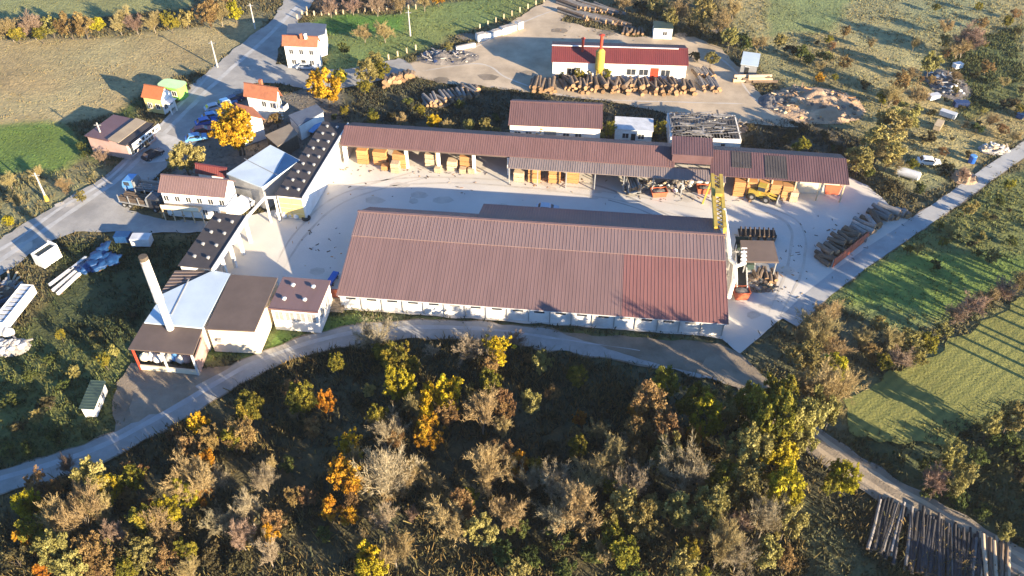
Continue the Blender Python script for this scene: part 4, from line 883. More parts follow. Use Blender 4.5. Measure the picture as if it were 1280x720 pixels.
# right-hand row beside the path
log_row((1024, 329), (1066, 294), 10, 3, .42, R(128), 3, 'bark', 'brown log with pale end held by the orange fence boards', 'logs behind the orange boards', .3)
log_row((1062, 298), (1112, 264), 9, 4, .5, R(120), 2, 'barkgrey', 'grey log in the row above the orange boards beside the path', 'grey logs in the row beside the path', .25)
log_row((1104, 268), (1132, 268), 4, 2, .75, R(120), 1, 'barkgrey', 'very thick grey log round at the upper end of the path row', 'thick rounds at the upper end of the path row', .3)
# bottom right stack in the shade
log_row((1090, 652), (1125, 668), 13, 8, .18, R(62), 2, 'shadebark', 'thin dark pole at the left end of the roadside log stack', 'thin dark poles beside the dirt track', .05)
log_row((1112, 662), (1122, 668), 3, 8, .22, R(62), 1, 'peeled', 'pale peeled pole lying among the dark poles', 'pale peeled poles beside the dirt track', .04)
log_row((1132, 672), (1230, 712), 34, 9, .17, R(66), 2, 'shadebark', 'long dark pole in the middle of the roadside log stack', 'long dark poles beside the dirt track', .04)
log_row((1222, 706), (1262, 724), 6, 9, .26, R(68), 2, 'peeled', 'long pale pole at the right end of the roadside stack', 'long pale poles at the right end', .04)
# logs by the machine shelter
log_row((935, 345), (972, 350), 7, 3, .32, R(85), 2, 'bark', 'short log with pale end below the machine shelter', 'short logs below the machine shelter', .25)
log_row((932, 360), (962, 360), 5, 2, .3, R(20), 1, 'barkgrey', 'short grey log lying loose on the yard below the machine shelter', 'loose logs below the machine shelter', .6)
log_row((925, 300), (972, 303), 5, 3, .26, R(95), 1, 'bark', 'short log lying above the machine shelter roof', 'logs above the machine shelter', .2)
log_row((928, 247), (986, 250), 4, 2, .3, R(85), 1, 'bark', 'short log on the yard before the shed wing', 'short logs before the shed wing', .5)
tag(FAR.build('distant_logs'), 'felled logs in the far piles around the factory and dirt yard', 'logs', None, 'stuff')
# orange boards
a, b_ = gp(1040, 335), gp(1083, 300); t = thing('board_fence', 'orange-red board barrier holding logs beside the concrete path', 'barrier', a, math.atan2(b_.y - a.y, b_.x - a.x)); BL = (b_ - a).length
for k in range(4):
    q = MB(); q.box(BL * k / 4 + .05, BL * (k + 1) / 4 - .05, -.08, .08, .1, 1.9, M['orange']); q.build('board_panel', t)
for k in range(5):
    q = MB(); q.box(BL * k / 4 - .05, BL * k / 4 + .05, .081, .2, 0, 1.7, M['grey']); q.build('post', t)

# ------------------------------------------------------------------ heaps, sacks, containers, junk
def heap(name, label, cat, px, r_, h, m_, seed=0, sq=(1, 1), bits=None, nb=0, rz=0, bs=1.0):
    c = gp(*px); t = thing(name, label, cat, c, rz); q = MB(); N = 26; vs = []; fs = []
    for j in range(N + 1):
        for i in range(N + 1):
            x = (i / N * 2 - 1); y = (j / N * 2 - 1); d = math.hypot(x, y); k = max(0, 1 - d ** 2)
            z = h * k * (.65 + .8 * mnoise.noise(Vector((x * 2.2, y * 2.2, seed)))) + .35 * h * k * mnoise.noise(Vector((x * 6, y * 6, seed + 3)))
            vs.append((x * r_ * sq[0], y * r_ * sq[1], z if d < 1 else -.05))
    fs = [(j * (N + 1) + i, j * (N + 1) + i + 1, (j + 1) * (N + 1) + i + 1, (j + 1) * (N + 1) + i) for j in range(N) for i in range(N)]
    fs = [f for f in fs if any(math.hypot(vs[a][0] / sq[0], vs[a][1] / sq[1]) < r_ for a in f)]
    q.mesh(vs, fs, M[m_]); q.build('heap_body', t, smooth=True)
    if bits:
        rr = random.Random(seed); q = MB()
        for k in range(nb):
            a = rr.uniform(0, 6.3); d = math.sqrt(rr.random()) * .9; z = h * (1 - d * d) * .6; x, y = d * math.cos(a) * r_ * sq[0], d * math.sin(a) * r_ * sq[1]
            mm = M[bits[rr.randrange(len(bits))]]
            if rr.random() < .5: q.lump((x, y, z + .1), rr.uniform(.25, .6) * bs, mm, (1, 1, .6), k, 1, .4)
            else:
                b2 = rr.uniform(0, 6.3); l = rr.uniform(.6, 2); q.bar((x, y, z + .15), (x + l * math.cos(b2), y + l * math.sin(b2), z + .15 + rr.uniform(-.1, .5)), .3, .12, mm)
        q.build('scrap', t)['kind'] = 'stuff'
    return t
heap('bark_heap', 'big heap of bark and pale wood offcuts right of the dirt yard', 'heap', (1017, 131), 10.5, 2.3, 'chips', 3, (1.0, .75), ['logend', 'bark', 'wood', 'bark', 'rubble', 'woodpale'], 150, bs=.9)
heap('ash_heap', 'dark grey ash heap at the left foot of the bark heap', 'heap', (968, 128), 3.6, 1.6, 'rubble', 5, (1, 1))
heap('rubble_mound', 'overgrown rubble mound with a dark blue tarp beside the dirt yard', 'mound', (560, 72), 5.0, 1.5, 'rubble', 8, (1.5, .8), ['stone', 'rubble', 'car_navy', 'stone'], 60)
heap('scrap_heap', 'scrap heap of sacks and boards under the canopy right of the truck', 'heap', (850, 233), 2.8, 1.9, 'rubble', 9, (1.6, .8), ['sack', 'woodpale', 'grey', 'dkgreen'], 45)
heap('sawing_waste', 'dark heap of slabs and sawing waste right of the white duct', 'heap', (945, 356), 2.6, 1.0, 'bark', 41, (1.2, .8), ['bark', 'woodpale', 'rubble', 'dkgreen'], 50)
heap('plank_heap', 'loose heap of offcuts beside the silver-blue truck', 'heap', (812, 237), 2.4, 1.5, 'rubble', 12, (1.2, .8), ['grey', 'woodpale', 'dkgreen'], 30)
heap('stone_heap', 'white stone heap beside the white flatbed trailer', 'heap', (14, 434), 2.4, 1.0, 'stone', 14, (1.2, .8), ['stone', 'sack'], 30)
heap('offcut_heap', 'brown offcut heap left of the small white building front', 'heap', (228, 263), 3.0, .9, 'bark', 17, (1.6, .6), ['wood', 'bark', 'woodpale'], 40, R(-6))
heap('junk_heap', 'junk heap of metal and white panels in the scrub upper right', 'heap', (1185, 105), 5.5, .9, 'rubble', 19, (.8, 1.3), ['bark', 'grey', 'lgrey', 'bark', 'rubble', 'sack'], 46)
heap('wreckage_heap', 'pale wreckage heap beside the concrete path near the right edge', 'heap', (1243, 187), 2.4, .8, 'stone', 23, (1.3, .8), ['sack', 'lgrey', 'woodpale'], 26)
heap('branch_heap', 'dark heap of branches behind the timber shed in shade', 'heap', (900, 160), 4.5, 1.2, 'bark', 27, (1.3, .6), ['bark', 'barkgrey', 'woodpale'], 60)
heap('rust_heap', 'brown heap beside the blue drum along the concrete path', 'heap', (1205, 222), 2.6, 1.4, 'chips', 29, (1, 1))
heap('timber_heap', 'collapsed timber heap at the left photo edge below the white box', 'heap', (5, 362), 3.0, 1.5, 'bark', 31, (1.1, .8), ['barkgrey', 'woodpale', 'grey'], 45)
def sack(label, px, s=1.0, m_='sack', group=None, seed=0, z=0):
    t = thing('bulk_sack', label, 'sack', gp(*px), rnd.uniform(0, 1), group); t.location.z = z
    q = MB(); q.lump((0, 0, .55 * s), .62 * s, M[m_], (1, 1, .95), seed, 2, .22); q.build('bag', t, smooth=True)
    q = MB(); q.lump((0, 0, 1.15 * s), .16 * s, M[m_], (1, 1, .8), seed + 3, 1); q.build('tied_neck', t); return t
for k, (x, y, m_) in enumerate([(183, 450, 'cream'), (191, 449, 'sack'), (199, 452, 'sack'), (206, 448, 'stone'), (213, 451, 'grey'), (221, 450, 'car_sky'), (228, 453, 'sack'), (235, 452, 'pink')]):
    sack('%s sack under the brown canopy, %s' % ({'cream': 'cream', 'sack': 'white', 'stone': 'pale stone-grey', 'grey': 'dark grey', 'car_sky': 'blue', 'pink': 'rose'}[m_], ['at its left post', 'second from the left post', 'third from the left post', 'near its middle', 'just right of the middle', 'among the right-hand sacks', 'second from the right', 'at its right post'][k]), (x, y), 1.25, m_, 'sacks under the brown canopy', k)
for k, (x, y) in enumerate([(846, 226), (856, 229), (866, 226), (872, 232), (882, 229), (862, 233)]):
    sack('white bulk sack in the group left of the yellow gantry', (x, y), 1.3, 'sack', 'white sacks left of the yellow gantry', k + 20)
for k, (x, y) in enumerate([(347, 271), (356, 272), (364, 271), (371, 273)]):
    sack('white bulk sack against the yellow kiln doors', (x, y), .9, 'sack', 'white sacks at the yellow kiln doors', k + 40)
for k, (x, y) in enumerate([(4, 418), (13, 420)]):
    sack('round white sack at the tail of the white flatbed trailer', (x, y), 1.4, 'sack', 'round sacks at the trailer tail', k + 50)
# wrapped pale blocks at the top
for k, (x, y, w_, l_) in enumerate([(582, 60, .8, 5), (601, 50, 1.6, 2.2), (611, 47, 1.5, 2.4), (622, 43, 1.5, 2.6), (632, 41, 1.6, 2.6), (640, 38, 1.4, 2.0), (649, 35, 1.6, 1.6)]):
    p = gp(x, y); t = thing('stone_block', ['long low pale concrete beam at the left of the pale block row', 'first upright pale block right of the long beam', 'second pale block in the roadside row', 'third pale block in the roadside row', 'fourth pale block in the roadside row', 'fifth smaller pale block in the roadside row', 'last rounded pale block of the roadside row'][k], 'block', p, R(25 + k * 2), 'pale blocks beside the dirt yard')
    q = MB(); h = .8 if k == 0 else rnd.uniform(1.2, 1.7); q.box(-l_ / 2, l_ / 2, -w_ / 2, w_ / 2, 0, h, M['whiteold']); q.build('block_body', t)
    q = MB(); q.box(-l_ / 2 + .1, l_ / 2 - .1, -w_ / 2 + .1, w_ / 2 - .1, h + .002, h + .1, M['stone']); q.build('cap', t)
# white sign box by the road
o, ang, L, D = frame((56, 336), (78, 321), (46, 327), 0)
t = thing('white_kiosk', 'white box kiosk with open dark top beside the main road', 'kiosk', gp(56, 336), ang)
q = MB(); q.box(0, 3.6, 0, .18, 0, 2.6, M['white']); q.box(0, .18, .181, 2.2, 0, 2.4, M['white']); q.box(3.42, 3.6, .181, 2.2, 0, 2.8, M['white']); q.box(.181, 3.419, 2.02, 2.2, 0, 2.4, M['white']); q.build('wall', t)
q = MB(); q.box(.19, 3.41, .19, 2.01, 2.0, 2.1, M['dkgreen']); q.build('roof', t)
# container and blue tarp pile
def crate(name, label, cat, px, rz, L, Wd, H, m_, lid=None):
    t = thing(name, label, cat, gp(*px), rz); q = MB(); q.box(-L / 2, L / 2, -Wd / 2, Wd / 2, .15, H, M[m_])
    for k in range(int(L / .5)): q.box(-L / 2 + .2 + k * .5, -L / 2 + .3 + k * .5, -Wd / 2 - .04, -Wd / 2 - .001, .2, H - .1, M[m_])
    q.build('body', t); q = MB(); q.box(-L / 2 - .05, L / 2 + .05, -Wd / 2 - .05, Wd / 2 + .05, H, H + .12, M[lid or m_]); q.build('lid', t)
    q = MB(); q.box(-L / 2 + .2, L / 2 - .2, -Wd / 2 + .1, Wd / 2 - .1, 0, .15, M['dark']); q.build('skid', t); return t
crate('metal_container', 'pale grey container standing in shade above the chimney top', 'container', (179, 305), R(0), 3.2, 1.8, 1.6, 'lgrey')
crate('metal_container', 'blue container left of the pale grey one in shade', 'container', (156, 301), R(0), 2.6, 1.6, 1.4, 'blue')
for k, (x, y, s) in enumerate([(130, 313, 1.3), (122, 324, 1.6), (134, 325, 1.3), (142, 327, 1.4), (112, 334, 1.5), (127, 334, 1.3), (105, 338, 1.2)]):
    t = thing('blue_tarp_bundle', ['topmost blue tarp bundle on the dark grass', 'large blue bundle left of the middle', 'blue bundle right of the large one', 'blue bundle nearest the chimney', 'blue bundle at the left end of the pile', 'blue bundle at the lower middle', 'blue bundle beside the long white beams'][k], 'bundle', gp(x, y), rnd.uniform(0, 3), 'blue tarp bundles on the dark grass')
    q = MB(); q.lump((0, 0, .45), s, M['blue'], (1.1, .8, .3), k + 3, 3, .9); q.build('tarp', t, smooth=True)
    q = MB(); q.box(-s * .7, s * .7, -s * .5, s * .5, 0, .2, M['woodgap']); q.build('pallet', t)
for k, (a, b_) in enumerate([((66, 364), (97, 338)), ((72, 368), (100, 342)), ((62, 357), (90, 336)), ((88, 338), (108, 322))]):
    A_, B_ = gp(*a, .3), gp(*b_, .3); t = thing('steel_beam', ['long white beam on the grass, middle of the set', 'long white beam on the grass, lowest of the set', 'long white beam on the grass, uppermost of the set', 'grey beam leading towards the blue bundles'][k], 'beam', (A_.x, A_.y, 0), math.atan2(B_.y - A_.y, B_.x - A_.x), 'beams lying on the grass'); l_ = (B_ - A_).length
    q = MB(); mm = M['white'] if k < 3 else M['lgrey']; q.box(0, l_, -.25, .25, .5, .58, mm); q.box(0, l_, -.05, .05, .28, .5, mm); q.box(0, l_, -.25, .25, .2, .28, mm); q.build('profile', t)
    q = MB(); q.box(.5, .7, -.4, .4, 0, .2, M['woodgap']); q.box(l_ - .7, l_ - .5, -.4, .4, 0, .2, M['woodgap']); q.build('bearer', t)
# white flatbed trailer at the left edge
A_, B_ = gp(16, 412), gp(44, 376); t = thing('white_trailer', 'long white box trailer with grey slatted top at the left edge', 'trailer', ((A_ + B_) / 2), math.atan2(B_.y - A_.y, B_.x - A_.x))
q = MB(); q.box(-4.4, 4.4, -.06, .06, .8, 2.5, M['white']); q.box(-4.4, 4.4, 1.9, 2.0, .8, 2.5, M['white']); q.box(-4.4, -4.3, .061, 1.899, .8, 2.5, M['white']); q.box(4.3, 4.4, .061, 1.899, .8, 2.5, M['white']); q.box(-4.3, 4.3, .061, 1.899, .8, .95, M['grey']); q.build('body', t)
for k in range(9):
    q = MB() if k == 0 else q; q.box(-4.2 + k * .95, -3.5 + k * .95, .07, 1.89, 2.2, 2.32, M['lgrey'])
q.build('slatted_top', t); 
for x in (-3.4, -2.2, 3):
    for y in (.1, 1.6):
        q = MB(); q.cyl((x, y, .45), (x, y + .3, .45), .45, .45, M['rubber'], 12); q.build('wheel', t)
t = thing('dark_trailer', 'dark grey trailer frame half out of frame at the left edge', 'trailer', gp(2, 392), R(40)); q = MB(); q.box(-3, 3, -1, 1, .9, 1.1, M['dark']); q.box(-3, 3, -1, -.9, 1.1, 1.8, M['slate']); q.box(-3, 3, .9, 1, 1.1, 1.8, M['slate']); q.build('body', t); wheels(t, (-2, 2), 1.05, .45)
# tank, drum, white junk near the right
t = thing('steel_tank', 'pale cylindrical tank lying on its side in the scrub right of the shed wing', 'tank', gp(1133, 222), R(-32)); q = MB()
q.cyl((-2, 0, 1.0), (2, 0, 1.0), .85, .85, M['lgrey'], 18); q.cyl((2, 0, 1), (2.25, 0, 1), .85, .5, M['white'], 18); q.cyl((-2, 0, 1), (-2.25, 0, 1), .85, .5, M['lgrey'], 18); q.build('shell', t)
for x in (-1.3, 1.3):
    q = MB(); q.box(x - .1, x + .1, -.7, .7, 0, .4, M['grey']); q.build('saddle', t)
t = thing('blue_drum', 'bright blue drum beside the concrete path at the right', 'drum', gp(1214, 203)); q = MB(); q.cyl((0, 0, .02), (0, 0, 1.5), .65, .65, M['car_blue'], 14); q.build('shell', t); q = MB(); q.cyl((0, 0, 1.5), (0, 0, 1.6), .68, .6, M['car_sky'], 14); q.build('lid', t)
for k, (x, y, l_, a, m_, lab) in enumerate([(1166, 124, 2.4, 15, 'lgrey', 'white metal box in the scrub upper right'), (1184, 146, 3.2, -40, 'lgrey', 'grey metal box below the junk heap'), (1200, 133, 3, 0, 'car_navy', 'dark blue box right of the junk heap'), (1172, 160, 3.0, 55, 'woodpale', 'tall tan wooden crate below the junk heap'), (1196, 85, 2.0, 20, 'white', 'white box at the top of the junk heap'), (1276, 145, 3.4, 50, 'blue', 'blue trailer box at the right photo edge')]):
    crate('scrap_box', lab, 'box', (x, y), R(a), l_, 1.3, 1.1, m_)['group'] = 'boxes in the scrub upper right'
crate('tool_box', 'white bench box at the foot of the glazed workshop', 'box', (408, 381), R(70), 2.0, 1.0, .9, 'white')
t = thing('blue_barrow', 'blue handcart against the left end of the hall', 'cart', gp(416, 352), R(75)); q = MB(); q.box(-1.6, 1.6, -.5, .5, .5, .9, M['car_blue']); q.build('tray', t); wheels(t, (-.9, .9), .55, .3, wd=.15)
t = thing('tyre', 'black tyre lying at the corner of the yellow kiln doors', 'tyre', gp(383, 274)); q = MB()
vs = [((.55 + .28 * math.cos(b)) * math.cos(a), (.55 + .28 * math.cos(b)) * math.sin(a), .28 + .28 * math.sin(b)) for a in [2 * math.pi * i / 16 for i in range(16)] for b in [2 * math.pi * j / 8 for j in range(8)]]
q.mesh(vs, [(i * 8 + j, ((i + 1) % 16) * 8 + j, ((i + 1) % 16) * 8 + (j + 1) % 8, i * 8 + (j + 1) % 8) for i in range(16) for j in range(8)], M['rubber']); q.build('tread', t)
t = thing('brick_wall', 'low red-brown brick wall between the glazed workshop and the hall', 'wall', gp(413, 376), R(-5)); q = MB(); q.box(0, 1.6, 0, .3, 0, 2.4, M['orange']); q.build('masonry', t)
for k in range(5):
    q = MB(); q.box(.2 + k * .02, 2.6 + k * .02, -.6 - .5 * k, -.1 - .5 * k, 0, .9 - .16 * k, M['track']); q.build('step', t)

# ------------------------------------------------------------------ poles, posts
def pole(label, px, h, base=None, arm=False, lean=0, m_='conc', lamp=False):
    t = thing('utility_pole', label, 'pole', gp(*px)); q = MB(); q.cyl((0, 0, 0), (lean, 0, h), .2, .12, M[m_], 10); q.build('shaft', t)
    q = MB(); q.box(lean - .7, lean + .7, -.06, .06, h - .6, h - .48, M['grey'])
    for x in (-.6, 0, .6): q.cyl((lean + x, 0, h - .48), (lean + x, 0, h - .28), .05, .05, M['dark'], 6)
    q.build('crossarm', t)
    if base: q = MB(); q.cyl((0, 0, 0), (0, 0, 1.3), .42, .3, M[base], 10); q.build('base_guard', t)
    return t
pole('pale pole with yellow base in the scrub left of the main road', (59, 251), 6.2, 'yellow'); pole('pale pole on the road edge above the green kiosk', (272, 84), 6.5)
pole('pale pole at the top beside the main road', (319, 36), 6.5); pole('slim pale pole in the green field at the top', (513, 45), 6.5)
pole('slim pole in front of the roadside shop', (133, 186), 6.0)
for A_, B_, n, lab, grp in (((384, 20), (520, 11), 16, 'short pale post along the field fence at the top', 'posts along the top field fence'), ((486, 74), (520, 62), 4, 'short pale post beside the dirt yard entrance', 'posts beside the dirt yard entrance'), ((372, 24), (384, 14), 3, 'short pale post on the main road verge', 'posts on the main road verge'), ((600, 36), (680, 2), 9, 'short pale post between field and dirt yard', 'posts between field and dirt yard')):
    for k in range(n):
        p = gp(A_[0] + (B_[0] - A_[0]) * k / (n - 1), A_[1] + (B_[1] - A_[1]) * k / (n - 1)); q = MB(); q.box(-.14, .14, -.14, .14, -.1, 1.15, M['woodpale']); q.box(-.17, .17, -.17, .17, 1.15, 1.22, M['woodpale']); tag(q.build('fence_post', None, p), lab, 'post', grp)

q = MB(); rs = random.Random(5)
for k in range(420):
    c_ = rs.choice([(455, 212, 60, 6), (560, 216, 60, 7), (690, 226, 70, 6), (830, 246, 60, 8), (945, 250, 50, 8), (950, 350, 30, 22), (1040, 300, 45, 35), (620, 235, 240, 22), (985, 320, 40, 50), (400, 300, 50, 30), (800, 112, 110, 5), (760, 40, 60, 10)])
    p = gp(c_[0] + rs.gauss(0, c_[2] * .5), c_[1] + rs.gauss(0, c_[3] * .5)); a = rs.uniform(0, 3.14); l = rs.uniform(.1, .7) * (1.6 if rs.random() < .1 else 1)
    q.bar((p.x, p.y, .07), (p.x + l * math.cos(a), p.y + l * math.sin(a), .07), rs.uniform(.06, .2), .05, M[rs.choice(['woodpale', 'bark', 'barkgrey', 'woodgap', 'rubble', 'wood'])])
tag(q.build('wood_scraps'), 'small wood scraps and bark strewn over the sawmill yard', 'scraps', None, 'stuff')
# ------------------------------------------------------------------ trees: prototypes (unit crown radius), then copies
def raw_mesh(name, V, Fc, tint, mats, midx=None):
    me = bpy.data.meshes.new(name); me.from_pydata([tuple(v) for v in V], [], [tuple(f) for f in Fc])
    for m_ in mats: me.materials.append(m_)
    if midx is not None: me.polygons.foreach_set('material_index', midx)
    if tint is not None:
        a = me.attributes.new('tint', 'FLOAT', 'FACE'); a.data.foreach_set('value', np.asarray(tint, np.float32))
    me.update(); return me
def quads(name, P, u, v, tint, m_):
    n = len(P); V = np.stack([P - u, P + v, P + u, P - v], 1).reshape(-1, 3).astype(np.float32); me = bpy.data.meshes.new(name)
    me.vertices.add(n * 4); me.vertices.foreach_set('co', V.ravel()); me.loops.add(n * 4); me.loops.foreach_set('vertex_index', np.arange(n * 4, dtype=np.int32)); me.polygons.add(n); me.polygons.foreach_set('loop_start', np.arange(0, n * 4, 4, dtype=np.int32)); me.update(calc_edges=True)
    at = me.attributes.new('tint', 'FLOAT', 'FACE'); at.data.foreach_set('value', np.clip(tint, 0, 1).astype(np.float32)); me.materials.append(m_); return me
def unit(a): return a / (np.linalg.norm(a, axis=-1, keepdims=True) + 1e-9)
def leaf_crown(seed, m_, ncl=15, nl=2400, leaf=.085, zr=1.1, zc=1.35, spread=.72, low=0.0):
    """big boughs carry small leaf clumps; gaps stay between the boughs"""
    g = np.random.default_rng(seed)
    d = unit(g.normal(size=(ncl, 3))); d[:, 2] = d[:, 2] * .85 + .15
    B = d * (spread * g.uniform(.35, 1.0, ncl) ** .5)[:, None] * np.array([1, 1, zr]) + np.array([0, 0, zc - low]); br = g.uniform(.22, .40, ncl); bt = g.uniform(.15, .85, ncl)
    w = br ** 2 / (br ** 2).sum(); ns = ncl * 7; sb = g.choice(ncl, ns, p=w)
    S = B[sb] + unit(g.normal(size=(ns, 3))) * (br[sb] * g.uniform(.45, 1.1, ns))[:, None]; sr = g.uniform(.07, .15, ns); st = np.clip(bt[sb] + g.normal(0, .17, ns), 0, 1)
    pk = g.choice(ns, nl, p=sr ** 2 / (sr ** 2).sum()); dd = unit(g.normal(size=(nl, 3)))
    P = S[pk] + dd * (sr[pk] * g.uniform(.3, 1.25, nl))[:, None]
    n = unit(dd + g.normal(size=(nl, 3)) * .8); u = unit(np.cross(n, g.normal(size=(nl, 3)))); v = np.cross(n, u); sz = leaf * g.uniform(.6, 1.5, nl)
    return quads('crown', P, u * sz[:, None], v * (sz * .7)[:, None], st[pk] + g.normal(0, .15, nl), m_)
def tube(V, Fc, a, b, r0, r1, n=4):
    d = b - a; d = d / np.linalg.norm(d); up = np.array([0, 0, 1.]) if abs(d[2]) < .9 else np.array([1., 0, 0]); x = np.cross(d, up); x /= np.linalg.norm(x); y = np.cross(x, d); i = len(V)
    for p, r_ in ((a, r0), (b, r1)):
        for k in range(n): V.append(p + (x * math.cos(6.283 * k / n) + y * math.sin(6.283 * k / n)) * r_)
    for k in range(n): Fc.append((i + k, i + (k + 1) % n, i + n + (k + 1) % n, i + n + k))
def limbs(seed, zt, nb, spread, r0=.07, m_=None, topz=2.0):
    g = np.random.default_rng(seed); V = []; Fc = []
    top = np.array([g.normal() * .05, g.normal() * .05, zt]); tube(V, Fc, np.array([0, 0, -.08]), top, r0, r0 * .75, 7)
    for k in range(nb):
        a = 6.283 * (k + g.uniform(-.3, .3)) / nb; d = np.array([math.cos(a) * spread, math.sin(a) * spread, g.uniform(.7, 1.2)]); d /= np.linalg.norm(d)
        m1 = top + d * g.uniform(.35, .5); d2 = d + np.array([0, 0, .5]) + g.normal(size=3) * .15; d2 /= np.linalg.norm(d2); tube(V, Fc, top, m1, r0 * .5, r0 * .32, 5); tube(V, Fc, m1, m1 + d2 * g.uniform(.35, .55), r0 * .32, r0 * .12, 4)
    tube(V, Fc, top, top + np.array([0, 0, .6]), r0 * .7, r0 * .2, 5)
    return raw_mesh('trunk', V, Fc, None, [m_])
def bare_crown(seed, m_, upright=.9, zt=.45, n0=9, n1=6, n2=6, fuzz=1500, fl=.16, w=.010):
    g = np.random.default_rng(seed); V = []; Fc = []; T = []; tips = []
    def sub(p, d, L, r_, lev):
        bend = d + g.normal(size=3) * .16 + np.array([0, 0, .12 * upright]); bend /= np.linalg.norm(bend)
        m1 = p + d * L * .5; e = m1 + bend * L * .5; n0_ = len(Fc)
        if lev < 2: tube(V, Fc, p, m1, r_, r_ * .75, 3); tube(V, Fc, m1, e, r_ * .75, r_ * .4, 3)
        else:
            s = np.cross(d, g.normal(size=3)); s /= np.linalg.norm(s); i = len(V); V.extend([p - s * w, p + s * w, e]); Fc.append((i, i + 1, i + 2))
        T.extend([np.clip(g.uniform(.05, .35) if lev < 2 else g.uniform(.2, .7), 0, 1)] * (len(Fc) - n0_))
        tips.append((p, e, lev))
        if lev < 2:
            for k in range((n1, n2)[lev]):
                t = g.uniform(.25, 1.0); q = p + (e - p) * t; dd = bend + g.normal(size=3) * (.5 if lev == 0 else .55) + np.array([0, 0, .25 * upright]); dd /= np.linalg.norm(dd); sub(q, dd, L * g.uniform(.42, .68), r_ * .45, lev + 1)
    for k in range(n0):
        a = 6.283 * (k + g.uniform(-.35, .35)) / n0; sp = g.uniform(.25, .95); d = np.array([math.cos(a) * sp, math.sin(a) * sp, upright * g.uniform(.75, 1.25)]); d /= np.linalg.norm(d)
        sub(np.array([0, 0, zt * g.uniform(.6, 1.0)]), d, g.uniform(.8, 1.25), .030, 0)
    tw = [t for t in tips if t[2] >= 1]
    for k in range(fuzz):
        p, e, lv = tw[g.integers(len(tw))]; q = p + (e - p) * g.uniform(.3, 1.1) + g.normal(size=3) * .035
        d = (e - p) / (np.linalg.norm(e - p) + 1e-9) + g.normal(size=3) * .6 + np.array([0, 0, .3]); d /= np.linalg.norm(d); s = np.cross(d, g.normal(size=3)); s /= np.linalg.norm(s); i = len(V)
        V.extend([q - s * w * .9, q + s * w * .9, q + d * fl * g.uniform(.5, 1.3)]); Fc.append((i, i + 1, i + 2)); T.append(np.clip(g.normal(.6, .2), 0, 1))
    return raw_mesh('crown', V, Fc, T, [m_])
LM = {
 'golden': leafmat('golden_leaves', (.27, .155, .008), (.46, .305, .012), (.58, .42, .03)),
 'orange': leafmat('orange_leaves', (.22, .085, .012), (.40, .175, .014), (.48, .26, .025)),
 'yg': leafmat('yellow_green_leaves', (.075, .08, .014), (.19, .175, .022), (.31, .25, .03)),
 'yellow': leafmat('yellow_leaves', (.17, .14, .012), (.33, .27, .016), (.43, .35, .025)),
 'brown': leafmat('russet_leaves', (.12, .07, .03), (.22, .135, .055), (.30, .20, .08)),
 'olive': leafmat('olive_tan_leaves', (.12, .105, .032), (.255, .215, .066), (.345, .295, .11)),
 'green': leafmat('green_leaves', (.03, .042, .013), (.075, .095, .026), (.13, .145, .036)),
 'bare': leafmat('grey_twigs', (.15, .118, .072), (.26, .208, .13), (.36, .30, .195), .1),
 'tanbare': leafmat('tan_twigs', (.15, .112, .05), (.275, .205, .092), (.37, .285, .135), .1),
 'rose': leafmat('rose_brown_twigs', (.135, .088, .06), (.23, .158, .11), (.30, .21, .155), .1),
 'dark': leafmat('dark_shrub_leaves', (.04, .036, .018), (.08, .068, .03), (.125, .10, .042)),
}
PROTO = {}
def proto(kind, v):
    if (kind, v) in PROTO: return PROTO[(kind, v)]
    s = hash((len(kind), ord(kind[0]), v)) % 9999
    if kind in ('bare', 'tanbare', 'rose'):
        cr = bare_crown(s, LM[kind], upright=(.75, 1.0, 1.35)[v % 3], fuzz=5000 if kind == 'bare' else 7500, w=.0085 if kind == 'bare' else .0105); tr = limbs(s + 1, .5, 4, .6, .05, M['palebark'])
    elif kind in ('dark',):
        cr = leaf_crown(s, LM[kind], 12, 3000, .06, .7, .65, .75); tr = limbs(s + 1, .25, 4, .7, .04, M['trunk'])
    elif kind == 'green':
        cr = leaf_crown(s, LM[kind], 14, 5000, .05, .85, .9, .75); tr = limbs(s + 1, .35, 4, .7, .05, M['trunk'])
    elif kind == 'brown':
        cr = leaf_crown(s, LM[kind], 22, 6000, .042, 1.05, 1.25, .82); tr = limbs(s + 1, .45, 6, .6, .06, M['trunk'])
    else:
        cr = leaf_crown(s, LM[kind], 22, 7500, .045, 1.08, 1.3, .78); tr = limbs(s + 1, .5, 5, .55, .06, M['trunk'])
    PROTO[(kind, v)] = (cr, tr); return PROTO[(kind, v)]
ZC = {'bare': 1.25, 'tanbare': 1.25, 'rose': 1.25, 'dark': .65, 'green': .9}
KIND_TXT = {'golden': 'golden yellow leafy tree', 'orange': 'orange leafed tree', 'yg': 'yellow-green leafy tree', 'yellow': 'bright yellow leafy tree', 'brown': 'russet brown leafy tree', 'olive': 'olive tan leafy tree', 'green': 'green leafy bush', 'bare': 'leafless pale grey tree', 'tanbare': 'leafless tan twiggy tree', 'rose': 'leafless rosy brown tree', 'dark': 'dark brown-green shrub'}
NAME = {'golden': 'golden_tree', 'orange': 'orange_tree', 'yg': 'autumn_tree', 'yellow': 'yellow_tree', 'brown': 'russet_tree', 'olive': 'olive_brown_tree', 'green': 'green_bush', 'bare': 'bare_tree', 'tanbare': 'bare_tree', 'rose': 'bare_tree', 'dark': 'shrub'}
TREES = []
